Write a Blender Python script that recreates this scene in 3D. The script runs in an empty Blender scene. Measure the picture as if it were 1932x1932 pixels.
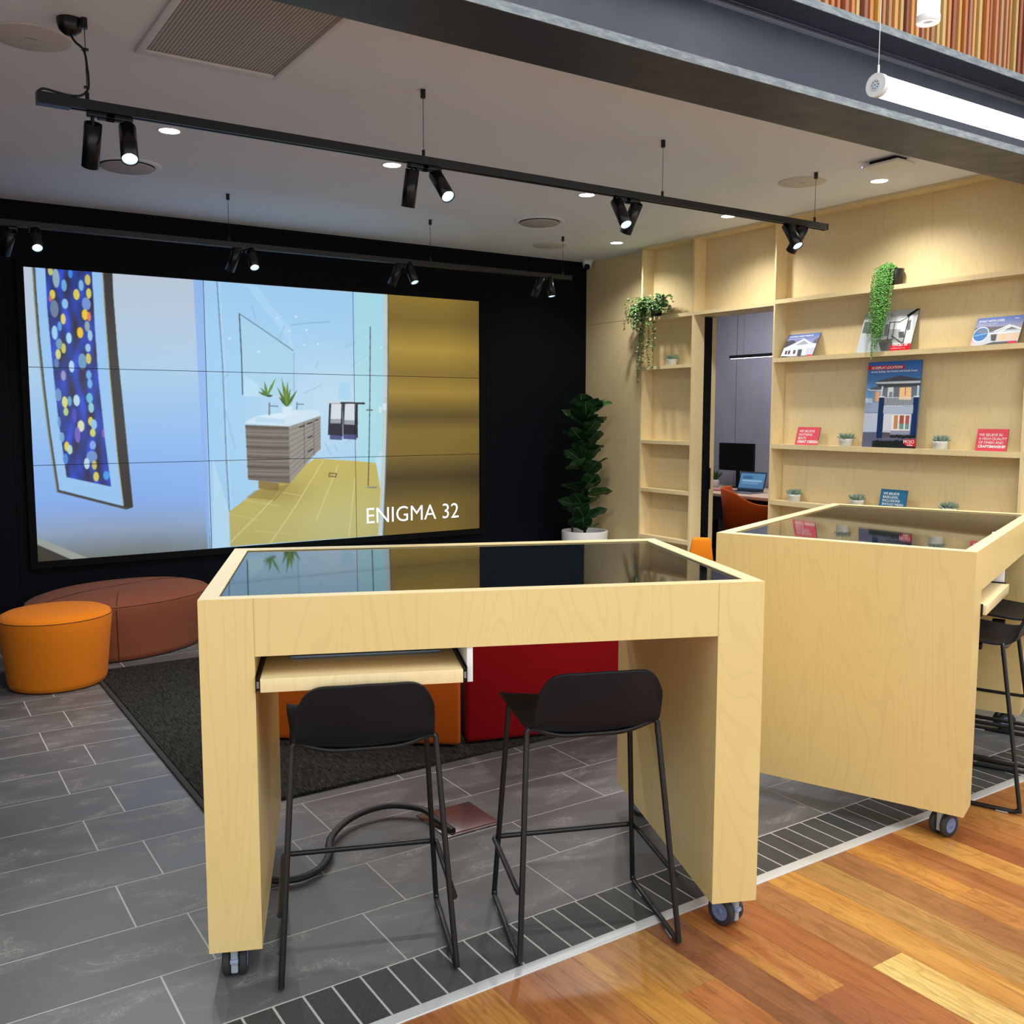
import bpy, bmesh, math, random
import numpy as np
from mathutils import Vector, Matrix
random.seed(7)
C = bpy.context.scene.collection
SC = bpy.context.scene
PI = math.pi

# ------------------------------------------------------------ camera
camd = bpy.data.cameras.new('camera'); cam = bpy.data.objects.new('camera', camd); C.objects.link(cam)
camd.sensor_width = 36.0; camd.sensor_height = 36.0; camd.sensor_fit = 'HORIZONTAL'
camd.lens = 36.0*1798.867/1932.0
yaw, pitch, roll = math.radians(33.40456), math.radians(5.86742), math.radians(0.0431)
fwd = Vector((math.sin(yaw)*math.cos(pitch), math.cos(yaw)*math.cos(pitch), -math.sin(pitch)))
rgt = Vector((math.cos(yaw), -math.sin(yaw), 0)); up = rgt.cross(fwd)
r2 = math.cos(roll)*rgt + math.sin(roll)*up; u2 = -math.sin(roll)*rgt + math.cos(roll)*up
M = Matrix((r2, u2, -fwd)).transposed().to_4x4(); M.translation = (0, 0, 1.53127)
cam.matrix_world = M
camd.clip_start = 0.05
SC.camera = cam

# ------------------------------------------------------------ world, exposure
w = bpy.data.worlds.new('world'); SC.world = w; w.use_nodes = True
wn = w.node_tree.nodes; wn.clear()
bg = wn.new('ShaderNodeBackground'); wo = wn.new('ShaderNodeOutputWorld')
bg.inputs['Color'].default_value = (0.93, 0.97, 1.0, 1); bg.inputs['Strength'].default_value = 1.05
w.node_tree.links.new(bg.outputs[0], wo.inputs[0])
SC.view_settings.view_transform = 'Standard'; SC.view_settings.look = 'None'
SC.view_settings.gamma = 1.0; SC.view_settings.exposure = 0.33; SC.view_settings.use_curve_mapping = False

def area_light(name, loc, aim, sx, sy, power, col=(1, 1, 1)):
    l = bpy.data.lights.new(name, 'AREA'); l.shape = 'RECTANGLE'; l.size = sx; l.size_y = sy
    l.energy = power; l.color = col
    o = bpy.data.objects.new(name, l); C.objects.link(o); o.location = loc
    o.rotation_euler = (Vector(aim)-Vector(loc)).to_track_quat('-Z', 'Y').to_euler()
    return o
# daylight falling in from the glazed hall behind the camera
area_light('hall_daylight', (2.6, -1.6, 5.2), (2.4, 3.2, 0.4), 5.0, 3.0, 110, (1.0, 0.98, 0.95))
# added fill lamp for the office behind the plywood wall, no fitting there
area_light('office_fill_light', (6.9, 6.6, 2.86), (6.9, 6.6, 0), 0.9, 1.6, 34, (0.92, 0.92, 1.0))

# ------------------------------------------------------------ materials
def lin(c):
    r = []
    for v in c[:3]:
        v = v/255.0
        r.append(v/12.92 if v <= 0.04045 else ((v+0.055)/1.055)**2.4)
    return (r[0], r[1], r[2], 1.0)
MATS = {}
def mat(name, rgb=(200, 200, 200), rough=0.5, metal=0.0, emit=None, estr=0.0, coat=0.0, spec=0.5, ior=None, sheen=0.0):
    m = bpy.data.materials.new(name); m.use_nodes = True
    b = m.node_tree.nodes['Principled BSDF']
    b.inputs['Base Color'].default_value = lin(rgb)
    b.inputs['Roughness'].default_value = rough; b.inputs['Metallic'].default_value = metal
    b.inputs['Specular IOR Level'].default_value = spec
    if ior: b.inputs['IOR'].default_value = ior
    if coat: b.inputs['Coat Weight'].default_value = coat; b.inputs['Coat Roughness'].default_value = 0.08
    if sheen: b.inputs['Sheen Weight'].default_value = sheen; b.inputs['Sheen Roughness'].default_value = 0.5
    if emit: b.inputs['Emission Color'].default_value = lin(emit); b.inputs['Emission Strength'].default_value = estr
    MATS[name] = m
    return m
def N(m, t, **kw):
    n = m.node_tree.nodes.new(t)
    for k, v in kw.items(): setattr(n, k, v)
    return n
def L(m, a, b): m.node_tree.links.new(a, b)
def bsdf(m): return m.node_tree.nodes['Principled BSDF']
def ramp(m, fac, stops):
    r = N(m, 'ShaderNodeValToRGB'); e = r.color_ramp.elements
    while len(e) < len(stops): e.new(0.5)
    for i, (p, c) in enumerate(stops): e[i].position = p; e[i].color = c
    L(m, fac, r.inputs[0]); return r
def noise(m, vec, scale, detail=2, rough=0.5, dist=0.0):
    n = N(m, 'ShaderNodeTexNoise'); n.inputs['Scale'].default_value = scale; n.inputs['Detail'].default_value = detail
    n.inputs['Roughness'].default_value = rough; n.inputs['Distortion'].default_value = dist
    L(m, vec, n.inputs['Vector']); return n.outputs['Fac']
def mapping(m, src, sc, loc=(0, 0, 0)):
    mp = N(m, 'ShaderNodeMapping'); mp.inputs['Scale'].default_value = sc; mp.inputs['Location'].default_value = loc
    L(m, src, mp.inputs['Vector']); return mp.outputs[0]
def coords(m, kind='Object'):
    return N(m, 'ShaderNodeTexCoord').outputs[kind]
def mth(m, op, a, b=None):
    n = N(m, 'ShaderNodeMath', operation=op)
    for i, v in enumerate((a, b)):
        if v is None: continue
        if hasattr(v, 'links'): L(m, v, n.inputs[i])
        else: n.inputs[i].default_value = v
    return n.outputs[0]
def mix(m, fac, a, b, mode='MIX'):
    n = N(m, 'ShaderNodeMix', data_type='RGBA', blend_type=mode)
    if hasattr(fac, 'links'): L(m, fac, n.inputs[0])
    else: n.inputs[0].default_value = fac
    for i, v in ((6, a), (7, b)):
        if hasattr(v, 'links'): L(m, v, n.inputs[i])
        else: n.inputs[i].default_value = v
    return n.outputs[2]
def bump(m, h, strength=0.1, dist=0.01):
    b = N(m, 'ShaderNodeBump'); b.inputs['Strength'].default_value = strength; b.inputs['Distance'].default_value = dist
    L(m, h, b.inputs['Height']); L(m, b.outputs[0], bsdf(m).inputs['Normal'])

def plywood(name, base, dark, rough=0.38, seed=0.0, coat=0.0):
    m = mat(name, base, rough, coat=coat)
    co = coords(m)
    v = mapping(m, co, (1.0, 1.0, 0.16), (seed, seed*2, seed*3))
    n1 = noise(m, v, 4.2, 2, 0.45, 0.5)
    rings = mth(m, 'SINE', mth(m, 'MULTIPLY', n1, 120.0))
    rr = ramp(m, rings, [(0.0, (0, 0, 0, 1)), (0.72, (0, 0, 0, 1)), (0.98, (1, 1, 1, 1))])
    fib = noise(m, mapping(m, co, (1, 1, 0.035)), 260.0, 2, 0.6)
    blot = noise(m, mapping(m, co, (1, 1, 0.5), (3+seed, 1, 0)), 3.0, 3, 0.5)
    c1 = mix(m, blot, lin(base), lin(dark))
    d2 = lin([x*0.80 for x in dark])
    f = mth(m, 'MULTIPLY', rr.outputs[0], 0.13)
    c2 = mix(m, f, c1, d2)
    c3 = mix(m, mth(m, 'MULTIPLY', fib, 0.28), c2, lin([x*0.9 for x in dark]))
    L(m, c3, bsdf(m).inputs['Base Color'])
    return m
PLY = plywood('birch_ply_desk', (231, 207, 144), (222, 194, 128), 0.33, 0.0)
PLYLIT = plywood('birch_ply_toplit', (243, 224, 176), (236, 212, 158), 0.30, 1.0)  # desk ply made paler: light from above put into its colour
PLYW = plywood('birch_ply_wall', (240, 220, 172), (226, 202, 150), 0.36, 4.0)

def fabric(name, rgb, d=0.82, sc=900):
    m = mat(name, rgb, 0.9, spec=0.12, sheen=0.04)
    co = coords(m)
    n = noise(m, co, sc, 2, 0.7); n2 = noise(m, co, 6, 2)
    c = mix(m, n, lin([x*d for x in rgb]), lin([min(255, x*1.12) for x in rgb]))
    c = mix(m, mth(m, 'MULTIPLY', n2, 0.25), c, lin([x*0.85 for x in rgb]))
    L(m, c, bsdf(m).inputs['Base Color']); bump(m, n, 0.25, 0.002)
    return m
ORANGE = fabric('orange_felt', (232, 128, 26)); RUST = fabric('rust_leatherette', (132, 76, 54), 0.92, 400)
BURNT = fabric('burnt_orange_felt', (196, 92, 18)); RED = fabric('crimson_felt', (132, 3, 12))
OFFCH = fabric('office_chair_felt', (200, 84, 26))
BLACKP = mat('black_plastic', (8, 14, 23), 0.48, spec=0.32)
BLACKM = mat('black_powder_coat', (11, 14, 18), 0.34, spec=0.5)
TRACKM = mat('black_track_aluminium', (22, 24, 26), 0.4, spec=0.5)
NAVY = mat('navy_wall_paint', (4, 8, 17), 0.65, spec=0.12)
NAVYG = mat('navy_groove', (3, 5, 9), 0.8)
CEIL = mat('ceiling_paint', (230, 237, 247), 0.85, spec=0.2)
WHITE = mat('white_plastic', (226, 228, 228), 0.45)
GREYP = mat('grey_speaker_grille', (206, 203, 200), 0.8)
STEELP = mat('steel_beam_paint', (50, 56, 70), 0.42, 0.35, spec=0.6)
n_ = noise(STEELP, coords(STEELP), 9, 4, 0.6)
L(STEELP, ramp(STEELP, n_, [(0.3, (0.36, 0.36, 0.36, 1)), (0.7, (0.5, 0.5, 0.5, 1))]).outputs[0], bsdf(STEELP).inputs['Roughness'])
L(STEELP, mix(STEELP, n_, lin((40, 47, 62)), lin((56, 62, 74))), bsdf(STEELP).inputs['Base Color'])
STEELE = mat('worn_beam_edge', (128, 134, 136), 0.5, 0.2)
n_ = noise(STEELE, mapping(STEELE, coords(STEELE), (1, 4, 4)), 14, 4, 0.7)
L(STEELE, mix(STEELE, ramp(STEELE, n_, [(0.42, (0, 0, 0, 1)), (0.62, (1, 1, 1, 1))]).outputs[0], lin((98, 106, 112)), lin((128, 136, 138))), bsdf(STEELE).inputs['Base Color'])
ALU = mat('aluminium_strip', (206, 208, 208), 0.38, 0.35)
STAIN = mat('brushed_steel', (150, 132, 132), 0.24, 0.85)
CHROME = mat('zinc_runner', (150, 152, 150), 0.28, 0.9)
DARKM = mat('dark_metal', (26, 25, 24), 0.4, 0.6)
GLASS = mat('black_screen_glass', (5, 7, 9), 0.03, spec=0.75, ior=1.62)
GLASS2 = mat('switched_off_display', (19, 23, 27), 0.035, spec=0.75, ior=1.62)
TYRE = mat('rubber_tyre', (44, 46, 48), 0.6)
HUB = mat('grey_caster_hub', (112, 128, 168), 0.5)
CONC = mat('white_concrete_pot', (214, 212, 208), 0.8)
POTW = mat('whitewashed_pot', (208, 208, 202), 0.7)
SOIL = mat('soil', (30, 26, 20), 0.95)
STEMG = mat('green_stem', (70, 96, 44), 0.7)
STEMB = mat('bark', (46, 36, 26), 0.85)
LEAFD = mat('fiddle_leaf', (26, 62, 30), 0.42)
n_ = noise(LEAFD, coords(LEAFD), 7, 2)
L(LEAFD, mix(LEAFD, n_, lin((14, 40, 22)), lin((48, 92, 38))), bsdf(LEAFD).inputs['Base Color'])
LEAFT = mat('trailing_leaf', (70, 116, 52), 0.5)
n_ = noise(LEAFT, coords(LEAFT), 26, 2)
L(LEAFT, mix(LEAFT, ramp(LEAFT, n_, [(0.35, (0, 0, 0, 1)), (0.65, (1, 1, 1, 1))]).outputs[0], lin((40, 76, 30)), lin((122, 164, 92))), bsdf(LEAFT).inputs['Base Color'])
PEARL = mat('string_of_pearls_leaf', (86, 152, 60), 0.45)
n_ = noise(PEARL, coords(PEARL), 60, 2)
L(PEARL, mix(PEARL, n_, lin((48, 120, 34)), lin((130, 188, 96))), bsdf(PEARL).inputs['Base Color'])
SUCC = mat('succulent_leaf', (112, 138, 116), 0.6)
n_ = noise(SUCC, coords(SUCC), 90, 2)
L(SUCC, mix(SUCC, n_, lin((70, 104, 80)), lin((168, 188, 168))), bsdf(SUCC).inputs['Base Color'])
CONCW = mat('grey_concrete_wall', (150, 150, 162), 0.85, spec=0.2)
n_ = noise(CONCW, mapping(CONCW, coords(CONCW), (1, 1, 0.6)), 2.4, 5, 0.6)
L(CONCW, mix(CONCW, n_, lin((132, 134, 144)), lin((172, 170, 182))), bsdf(CONCW).inputs['Base Color'])
GROUT = mat('pale_grout', (176, 174, 170), 0.8)
GROUTB = mat('white_grout', (196, 198, 194), 0.8)
REDP = mat('coral_red_print', (222, 78, 92), 0.45); BLUEP = mat('teal_blue_print', (28, 104, 142), 0.45)
LETTER = mat('white_print', (240, 240, 240), 0.5)
PAPER = mat('paper', (220, 216, 214), 0.7)
BOARDE = mat('board_edge', (70, 66, 70), 0.6)
LEDW = mat('downlight_lens', (255, 250, 235), 0.4, emit=(255, 249, 232), estr=9.0)
LEDT = mat('tube_light_diffuser', (255, 255, 255), 0.4, emit=(255, 252, 246), estr=5.5)
LEDS = mat('spot_lens', (255, 255, 255), 0.3, emit=(236, 246, 255), estr=14.0)
REFL = mat('spot_reflector', (214, 226, 236), 0.3, 0.3, emit=(170, 200, 225), estr=0.35)
LEDO = mat('office_led_strip', (255, 255, 255), 0.4, emit=(255, 250, 250), estr=4.0)
BLUELED = mat('blue_status_led', (120, 120, 255), 0.4, emit=(150, 150, 255), estr=4.0)

def attr_mat(name, rough, emission=0.0, spec=0.5, attr='col', coat=0.0):
    m = mat(name, (255, 255, 255), rough, spec=spec, coat=coat)
    a = N(m, 'ShaderNodeAttribute'); a.attribute_name = attr
    if emission:
        bsdf(m).inputs['Base Color'].default_value = (0.01, 0.01, 0.012, 1)
        L(m, a.outputs['Color'], bsdf(m).inputs['Emission Color']); bsdf(m).inputs['Emission Strength'].default_value = emission
    else: L(m, a.outputs['Color'], bsdf(m).inputs['Base Color'])
    return m
LEAFA = attr_mat('fiddle_leaf_veined', 0.45)
SCREENM = attr_mat('video_wall_picture', 0.3, 0.76)
PRINTM = attr_mat('glossy_print', 0.5, spec=0.3)
SLATM = attr_mat('timber_slat', 0.5)
co = coords(SLATM); fb = noise(SLATM, mapping(SLATM, co, (1, 1, 0.03)), 190, 3, 0.6)
a_ = [n for n in SLATM.node_tree.nodes if n.type == 'ATTRIBUTE'][0]
L(SLATM, mix(SLATM, mth(SLATM, 'MULTIPLY', fb, 0.5), a_.outputs['Color'], (0.12, 0.05, 0.02, 1), 'MULTIPLY'), bsdf(SLATM).inputs['Base Color'])

# stone-look tiles: colour per tile in 'col', veins by noise
TILEM = attr_mat('slate_tile', 0.42, spec=0.45)
a_ = [n for n in TILEM.node_tree.nodes if n.type == 'ATTRIBUTE'][0]
co = coords(TILEM)
vv = N(TILEM, 'ShaderNodeVectorMath', operation='ADD'); sc_ = N(TILEM, 'ShaderNodeVectorMath', operation='SCALE'); sc_.inputs['Scale'].default_value = 90.0
L(TILEM, a_.outputs['Color'], sc_.inputs[0]); L(TILEM, co, vv.inputs[0]); L(TILEM, sc_.outputs[0], vv.inputs[1])
n1 = noise(TILEM, mapping(TILEM, vv.outputs[0], (1, 2.2, 1)), 3.2, 5, 0.62, 0.8)
n2 = noise(TILEM, mapping(TILEM, vv.outputs[0], (1, 1.6, 1), (4, 4, 0)), 5.0, 6, 0.7, 1.6)
n3 = noise(TILEM, co, 120, 3, 0.6)
veins = ramp(TILEM, mth(TILEM, 'ABSOLUTE', mth(TILEM, 'SUBTRACT', n2, 0.5)), [(0.0, (1, 1, 1, 1)), (0.018, (0, 0, 0, 1))])
mask_ = ramp(TILEM, n1, [(0.50, (0, 0, 0, 1)), (0.66, (1, 1, 1, 1))])
c = mix(TILEM, n1, a_.outputs['Color'], lin((112, 112, 111)))
c = mix(TILEM, 0.45, a_.outputs['Color'], c)
c = mix(TILEM, mth(TILEM, 'MULTIPLY', mth(TILEM, 'MULTIPLY', veins.outputs[0], mask_.outputs[0]), 0.55), c, lin((190, 184, 176)))
c = mix(TILEM, mth(TILEM, 'MULTIPLY', mask_.outputs[0], 0.16), c, lin((170, 164, 158)))
c = mix(TILEM, mth(TILEM, 'MULTIPLY', n3, 0.22), c, lin((62, 62, 62)))
L(TILEM, c, bsdf(TILEM).inputs['Base Color'])
L(TILEM, ramp(TILEM, n1, [(0.3, (0.34, 0.34, 0.34, 1)), (0.7, (0.52, 0.52, 0.52, 1))]).outputs[0], bsdf(TILEM).inputs['Roughness'])
bump(TILEM, n3, 0.15, 0.003)
# border bricks
BRICKM = attr_mat('dark_border_tile', 0.5, spec=0.4)
a_ = [n for n in BRICKM.node_tree.nodes if n.type == 'ATTRIBUTE'][0]
co = coords(BRICKM); nb = noise(BRICKM, co, 160, 2, 0.7); nb2 = noise(BRICKM, co, 7, 4)
c = mix(BRICKM, mth(BRICKM, 'MULTIPLY', ramp(BRICKM, nb, [(0.55, (0, 0, 0, 1)), (0.75, (1, 1, 1, 1))]).outputs[0], nb2), a_.outputs['Color'], lin((110, 112, 108)))
L(BRICKM, c, bsdf(BRICKM).inputs['Base Color'])
# spotted gum boards: board colour in 'col', second tone in 'col2'
BOARDM = attr_mat('spotted_gum_board', 0.3, spec=0.5)
a_ = [n for n in BOARDM.node_tree.nodes if n.type == 'ATTRIBUTE'][0]
b_ = N(BOARDM, 'ShaderNodeAttribute'); b_.attribute_name = 'col2'
co = coords(BOARDM)
sc_ = N(BOARDM, 'ShaderNodeVectorMath', operation='SCALE'); sc_.inputs['Scale'].default_value = 40.0; L(BOARDM, a_.outputs['Color'], sc_.inputs[0])
vv = N(BOARDM, 'ShaderNodeVectorMath', operation='ADD'); L(BOARDM, co, vv.inputs[0]); L(BOARDM, sc_.outputs[0], vv.inputs[1])
g1 = noise(BOARDM, mapping(BOARDM, vv.outputs[0], (1, 0.10, 1)), 16, 3, 0.55, 0.5)
g2 = noise(BOARDM, mapping(BOARDM, vv.outputs[0], (1, 0.05, 1)), 110, 3, 0.65, 0.2)
g3 = noise(BOARDM, mapping(BOARDM, vv.outputs[0], (1, 0.3, 1)), 5.5, 3, 0.5, 0.8)
ring = mth(BOARDM, 'SINE', mth(BOARDM, 'MULTIPLY', g3, 70.0))
bc_ = None
c = mix(BOARDM, ramp(BOARDM, g1, [(0.36, (0, 0, 0, 1)), (0.64, (1, 1, 1, 1))]).outputs[0], a_.outputs['Color'], b_.outputs['Color'])
c = mix(BOARDM, mth(BOARDM, 'MULTIPLY', ramp(BOARDM, ring, [(0.5, (0, 0, 0, 1)), (1.0, (1, 1, 1, 1))]).outputs[0], 0.22), c, lin((92, 48, 22)))
c = mix(BOARDM, mth(BOARDM, 'MULTIPLY', ramp(BOARDM, g2, [(0.45, (0, 0, 0, 1)), (0.7, (1, 1, 1, 1))]).outputs[0], 0.34), c, lin((84, 44, 20)))
c = mix(BOARDM, 1.0, c, (0.76, 0.74, 0.74, 1), 'MULTIPLY'); L(BOARDM, c, bsdf(BOARDM).inputs['Base Color']); bump(BOARDM, g2, 0.05, 0.002)
# rug
RUGM = mat('woven_charcoal_rug', (44, 43, 42), 0.95, spec=0.1)
co = coords(RUGM)
r1 = noise(RUGM, mapping(RUGM, co, (1, 0.12, 1)), 150, 3, 0.7, 0.3); r2_ = noise(RUGM, mapping(RUGM, co, (1, 0.5, 1)), 170, 2, 0.8)
c = mix(RUGM, ramp(RUGM, r1, [(0.35, (0, 0, 0, 1)), (0.7, (1, 1, 1, 1))]).outputs[0], lin((16, 17, 19)), lin((62, 60, 55)))
c = mix(RUGM, ramp(RUGM, r2_, [(0.66, (0, 0, 0, 1)), (0.74, (1, 1, 1, 1))]).outputs[0], c, lin((150, 144, 128)))
L(RUGM, c, bsdf(RUGM).inputs['Base Color']); bump(RUGM, r1, 0.8, 0.008)
RUGB = mat('rug_binding', (40, 40, 38), 0.9)
# return-air grille
GRILM = mat('perforated_grille', (176, 168, 158), 0.6)
co = coords(GRILM); sp = N(GRILM, 'ShaderNodeSeparateXYZ'); L(GRILM, co, sp.inputs[0])
sx_ = mth(GRILM, 'SINE', mth(GRILM, 'MULTIPLY', sp.outputs[0], 2*PI/0.0135)); sy_ = mth(GRILM, 'SINE', mth(GRILM, 'MULTIPLY', sp.outputs[1], 2*PI/0.0095))
hole = ramp(GRILM, mth(GRILM, 'ADD', sx_, mth(GRILM, 'MULTIPLY', sy_, 0.8)), [(0.25, (0, 0, 0, 1)), (0.75, (1, 1, 1, 1))])
L(GRILM, mix(GRILM, hole.outputs[0], lin((186, 178, 168)), lin((58, 54, 50))), bsdf(GRILM).inputs['Base Color'])

# ------------------------------------------------------------ mesh helpers
class MB:
    def __init__(s): s.v = []; s.f = []; s.sm = []; s.mi = []; s.cur = 0
    def add(s, vs, fs, smooth=False):
        o = len(s.v); s.v += [tuple(p) for p in vs]
        for f in fs: s.f.append([i+o for i in f]); s.sm.append(smooth); s.mi.append(s.cur)
        return s
    def box(s, x0, x1, y0, y1, z0, z1, bev=0.0):
        if x0 > x1: x0, x1 = x1, x0
        if y0 > y1: y0, y1 = y1, y0
        if z0 > z1: z0, z1 = z1, z0
        if bev <= 0:
            vs = [(x0, y0, z0), (x1, y0, z0), (x1, y1, z0), (x0, y1, z0), (x0, y0, z1), (x1, y0, z1), (x1, y1, z1), (x0, y1, z1)]
            return s.add(vs, [(0, 3, 2, 1), (4, 5, 6, 7), (0, 1, 5, 4), (1, 2, 6, 5), (2, 3, 7, 6), (3, 0, 4, 7)])
        bm = bmesh.new(); bmesh.ops.create_cube(bm, size=1.0)
        for v in bm.verts: v.co = Vector(((x0+x1)/2+v.co.x*(x1-x0), (y0+y1)/2+v.co.y*(y1-y0), (z0+z1)/2+v.co.z*(z1-z0)))
        bmesh.ops.bevel(bm, geom=list(bm.edges), offset=min(bev, (x1-x0)*.49, (y1-y0)*.49, (z1-z0)*.49), segments=3, affect='EDGES', profile=0.5)
        return s.frombm(bm, True)
    def frombm(s, bm, smooth=False, mtx=None):
        bm.verts.index_update()
        vs = [(mtx @ v.co if mtx else v.co) for v in bm.verts]
        s.add(vs, [[v.index for v in f.verts] for f in bm.faces], smooth); bm.free(); return s
    def cyl(s, p0, p1, r0, r1=None, n=24, cap=True, smooth=True):
        r1 = r0 if r1 is None else r1
        p0, p1 = Vector(p0), Vector(p1); d = (p1-p0).normalized()
        a = d.orthogonal().normalized(); b = d.cross(a)
        vs = []
        for p, r in ((p0, r0), (p1, r1)):
            vs += [p+(a*math.cos(2*PI*i/n)+b*math.sin(2*PI*i/n))*r for i in range(n)]
        s.add(vs, [(i, (i+1) % n, n+(i+1) % n, n+i) for i in range(n)], smooth)
        if cap:
            s.add(vs[:n], [list(range(n-1, -1, -1))]); s.add(vs[n:], [list(range(n))])
        return s
    def tube(s, pts, r, n=10, cap=True, fl=None):
        pts = [Vector(p) for p in pts]; m = len(pts); T = []
        for i in range(m):
            t = (pts[min(i+1, m-1)]-pts[max(i-1, 0)]).normalized(); T.append(t)
        a = T[0].orthogonal().normalized(); vs = []
        if fl: a = Vector(fl)
        for i in range(m):
            a = (a-T[i]*a.dot(T[i])).normalized(); b = T[i].cross(a)
            rr = r[i] if isinstance(r, (list, tuple)) and not fl else r
            ra, rb = (rr if fl else (rr, rr))
            vs += [pts[i]+a*math.cos(2*PI*k/n)*ra+b*math.sin(2*PI*k/n)*rb for k in range(n)]
        fs = [(i*n+k, i*n+(k+1) % n, (i+1)*n+(k+1) % n, (i+1)*n+k) for i in range(m-1) for k in range(n)]
        s.add(vs, fs, True)
        if cap: s.add(vs[:n], [list(range(n-1, -1, -1))]); s.add(vs[-n:], [list(range(n))])
        return s
    def lathe(s, prof, c=(0, 0, 0), n=32, sx=1.0, sy=1.0, rot=0.0, smooth=True, cap=False):
        vs = []; cr, sr = math.cos(rot), math.sin(rot)
        for r, z in prof:
            for i in range(n):
                x, y = r*sx*math.cos(2*PI*i/n), r*sy*math.sin(2*PI*i/n)
                vs.append((c[0]+x*cr-y*sr, c[1]+x*sr+y*cr, c[2]+z))
        fs = [(j*n+i, j*n+(i+1) % n, (j+1)*n+(i+1) % n, (j+1)*n+i) for j in range(len(prof)-1) for i in range(n)]
        s.add(vs, fs, smooth)
        if cap: s.add(vs[:n], [list(range(n-1, -1, -1))]); s.add(vs[-n:], [list(range(n))])
        return s
    def prism(s, poly, z0, z1, bev=0.0):
        bm = bmesh.new(); vs = [bm.verts.new((x, y, z0)) for x, y in poly]; f = bm.faces.new(vs)
        r = bmesh.ops.extrude_face_region(bm, geom=[f])
        for v in r['geom']:
            if isinstance(v, bmesh.types.BMVert): v.co.z = z1
        bmesh.ops.recalc_face_normals(bm, faces=bm.faces)
        if bev: bmesh.ops.bevel(bm, geom=list(bm.edges), offset=bev, segments=4, affect='EDGES', profile=0.5)
        return s.frombm(bm, bool(bev))
    def mesh(s, name, mats):
        me = bpy.data.meshes.new(name); me.from_pydata(s.v, [], s.f)
        me.polygons.foreach_set('use_smooth', s.sm); me.polygons.foreach_set('material_index', s.mi)
        for m in (mats if isinstance(mats, (list, tuple)) else [mats]): me.materials.append(m)
        me.update(); return me
    def build(s, name, mats, parent=None, loc=None):
        o = bpy.data.objects.new(name, s.mesh(name, mats)); C.objects.link(o)
        if parent: o.parent = parent
        if loc: o.location = loc
        return o
def tag(o, label=None, cat=None, group=None, kind=None):
    if label: o['label'] = label
    if cat: o['category'] = cat
    if group: o['group'] = group
    if kind: o['kind'] = kind
    return o
def thing(name, label, cat, loc=(0, 0, 0), rz=0.0, group=None):
    o = bpy.data.objects.new(name, None); C.objects.link(o); o.location = loc; o.rotation_euler = (0, 0, rz)
    o.empty_display_size = 0.1
    return tag(o, label, cat, group)
def struct(name, mb, m):
    o = mb.build(name, m); o['kind'] = 'structure'; return o
def copy_tree(o, parent=None):
    c = o.copy(); C.objects.link(c)
    if parent: c.parent = parent
    for ch in [x for x in bpy.data.objects if x.parent == o]: copy_tree(ch, c)
    return c
def set_col(o, cols, name='col'):          # one colour per face (sRGB list)
    me = o.data; a = me.color_attributes.new(name, 'FLOAT_COLOR', 'CORNER')
    buf = []
    for p, c in zip(me.polygons, cols): buf += list(lin(c))*p.loop_total
    a.data.foreach_set('color', buf)
def rounded(p0, pc, p1, r, n=6):           # points of a bend of radius ~r at pc
    p0, pc, p1 = Vector(p0), Vector(pc), Vector(p1); a = (p0-pc).normalized(); b = (p1-pc).normalized()
    A, B = pc+a*r, pc+b*r
    return [(A*(1-t)**2+pc*2*t*(1-t)+B*t*t) for t in [i/n for i in range(n+1)]]
def path(pts, r):
    out = [Vector(pts[0])]
    for i in range(1, len(pts)-1): out += rounded(pts[i-1], pts[i], pts[i+1], r[i-1] if isinstance(r, list) else r)
    return out+[Vector(pts[-1])]
def text(s, size, m, parent, mtx, name='lettering', align='LEFT', bold=0.0, space=1.0, sx=1.0, ext=0.0002):
    cu = bpy.data.curves.new('t', 'FONT'); cu.body = s; cu.size = size; cu.align_x = align; cu.offset = bold
    cu.extrude = ext; cu.space_line = space; cu.resolution_u = 3
    o = bpy.data.objects.new('t', cu); C.objects.link(o)
    dg = bpy.context.evaluated_depsgraph_get(); me = bpy.data.meshes.new_from_object(o.evaluated_get(dg))
    bpy.data.objects.remove(o); bpy.data.curves.remove(cu)
    me.transform(Matrix.Diagonal((sx, 1, 1, 1))); me.materials.clear(); me.materials.append(m); me.name = name
    t = bpy.data.objects.new(name, me); C.objects.link(t)
    if parent: t.parent = parent
    t.matrix_local = mtx
    return t

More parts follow.
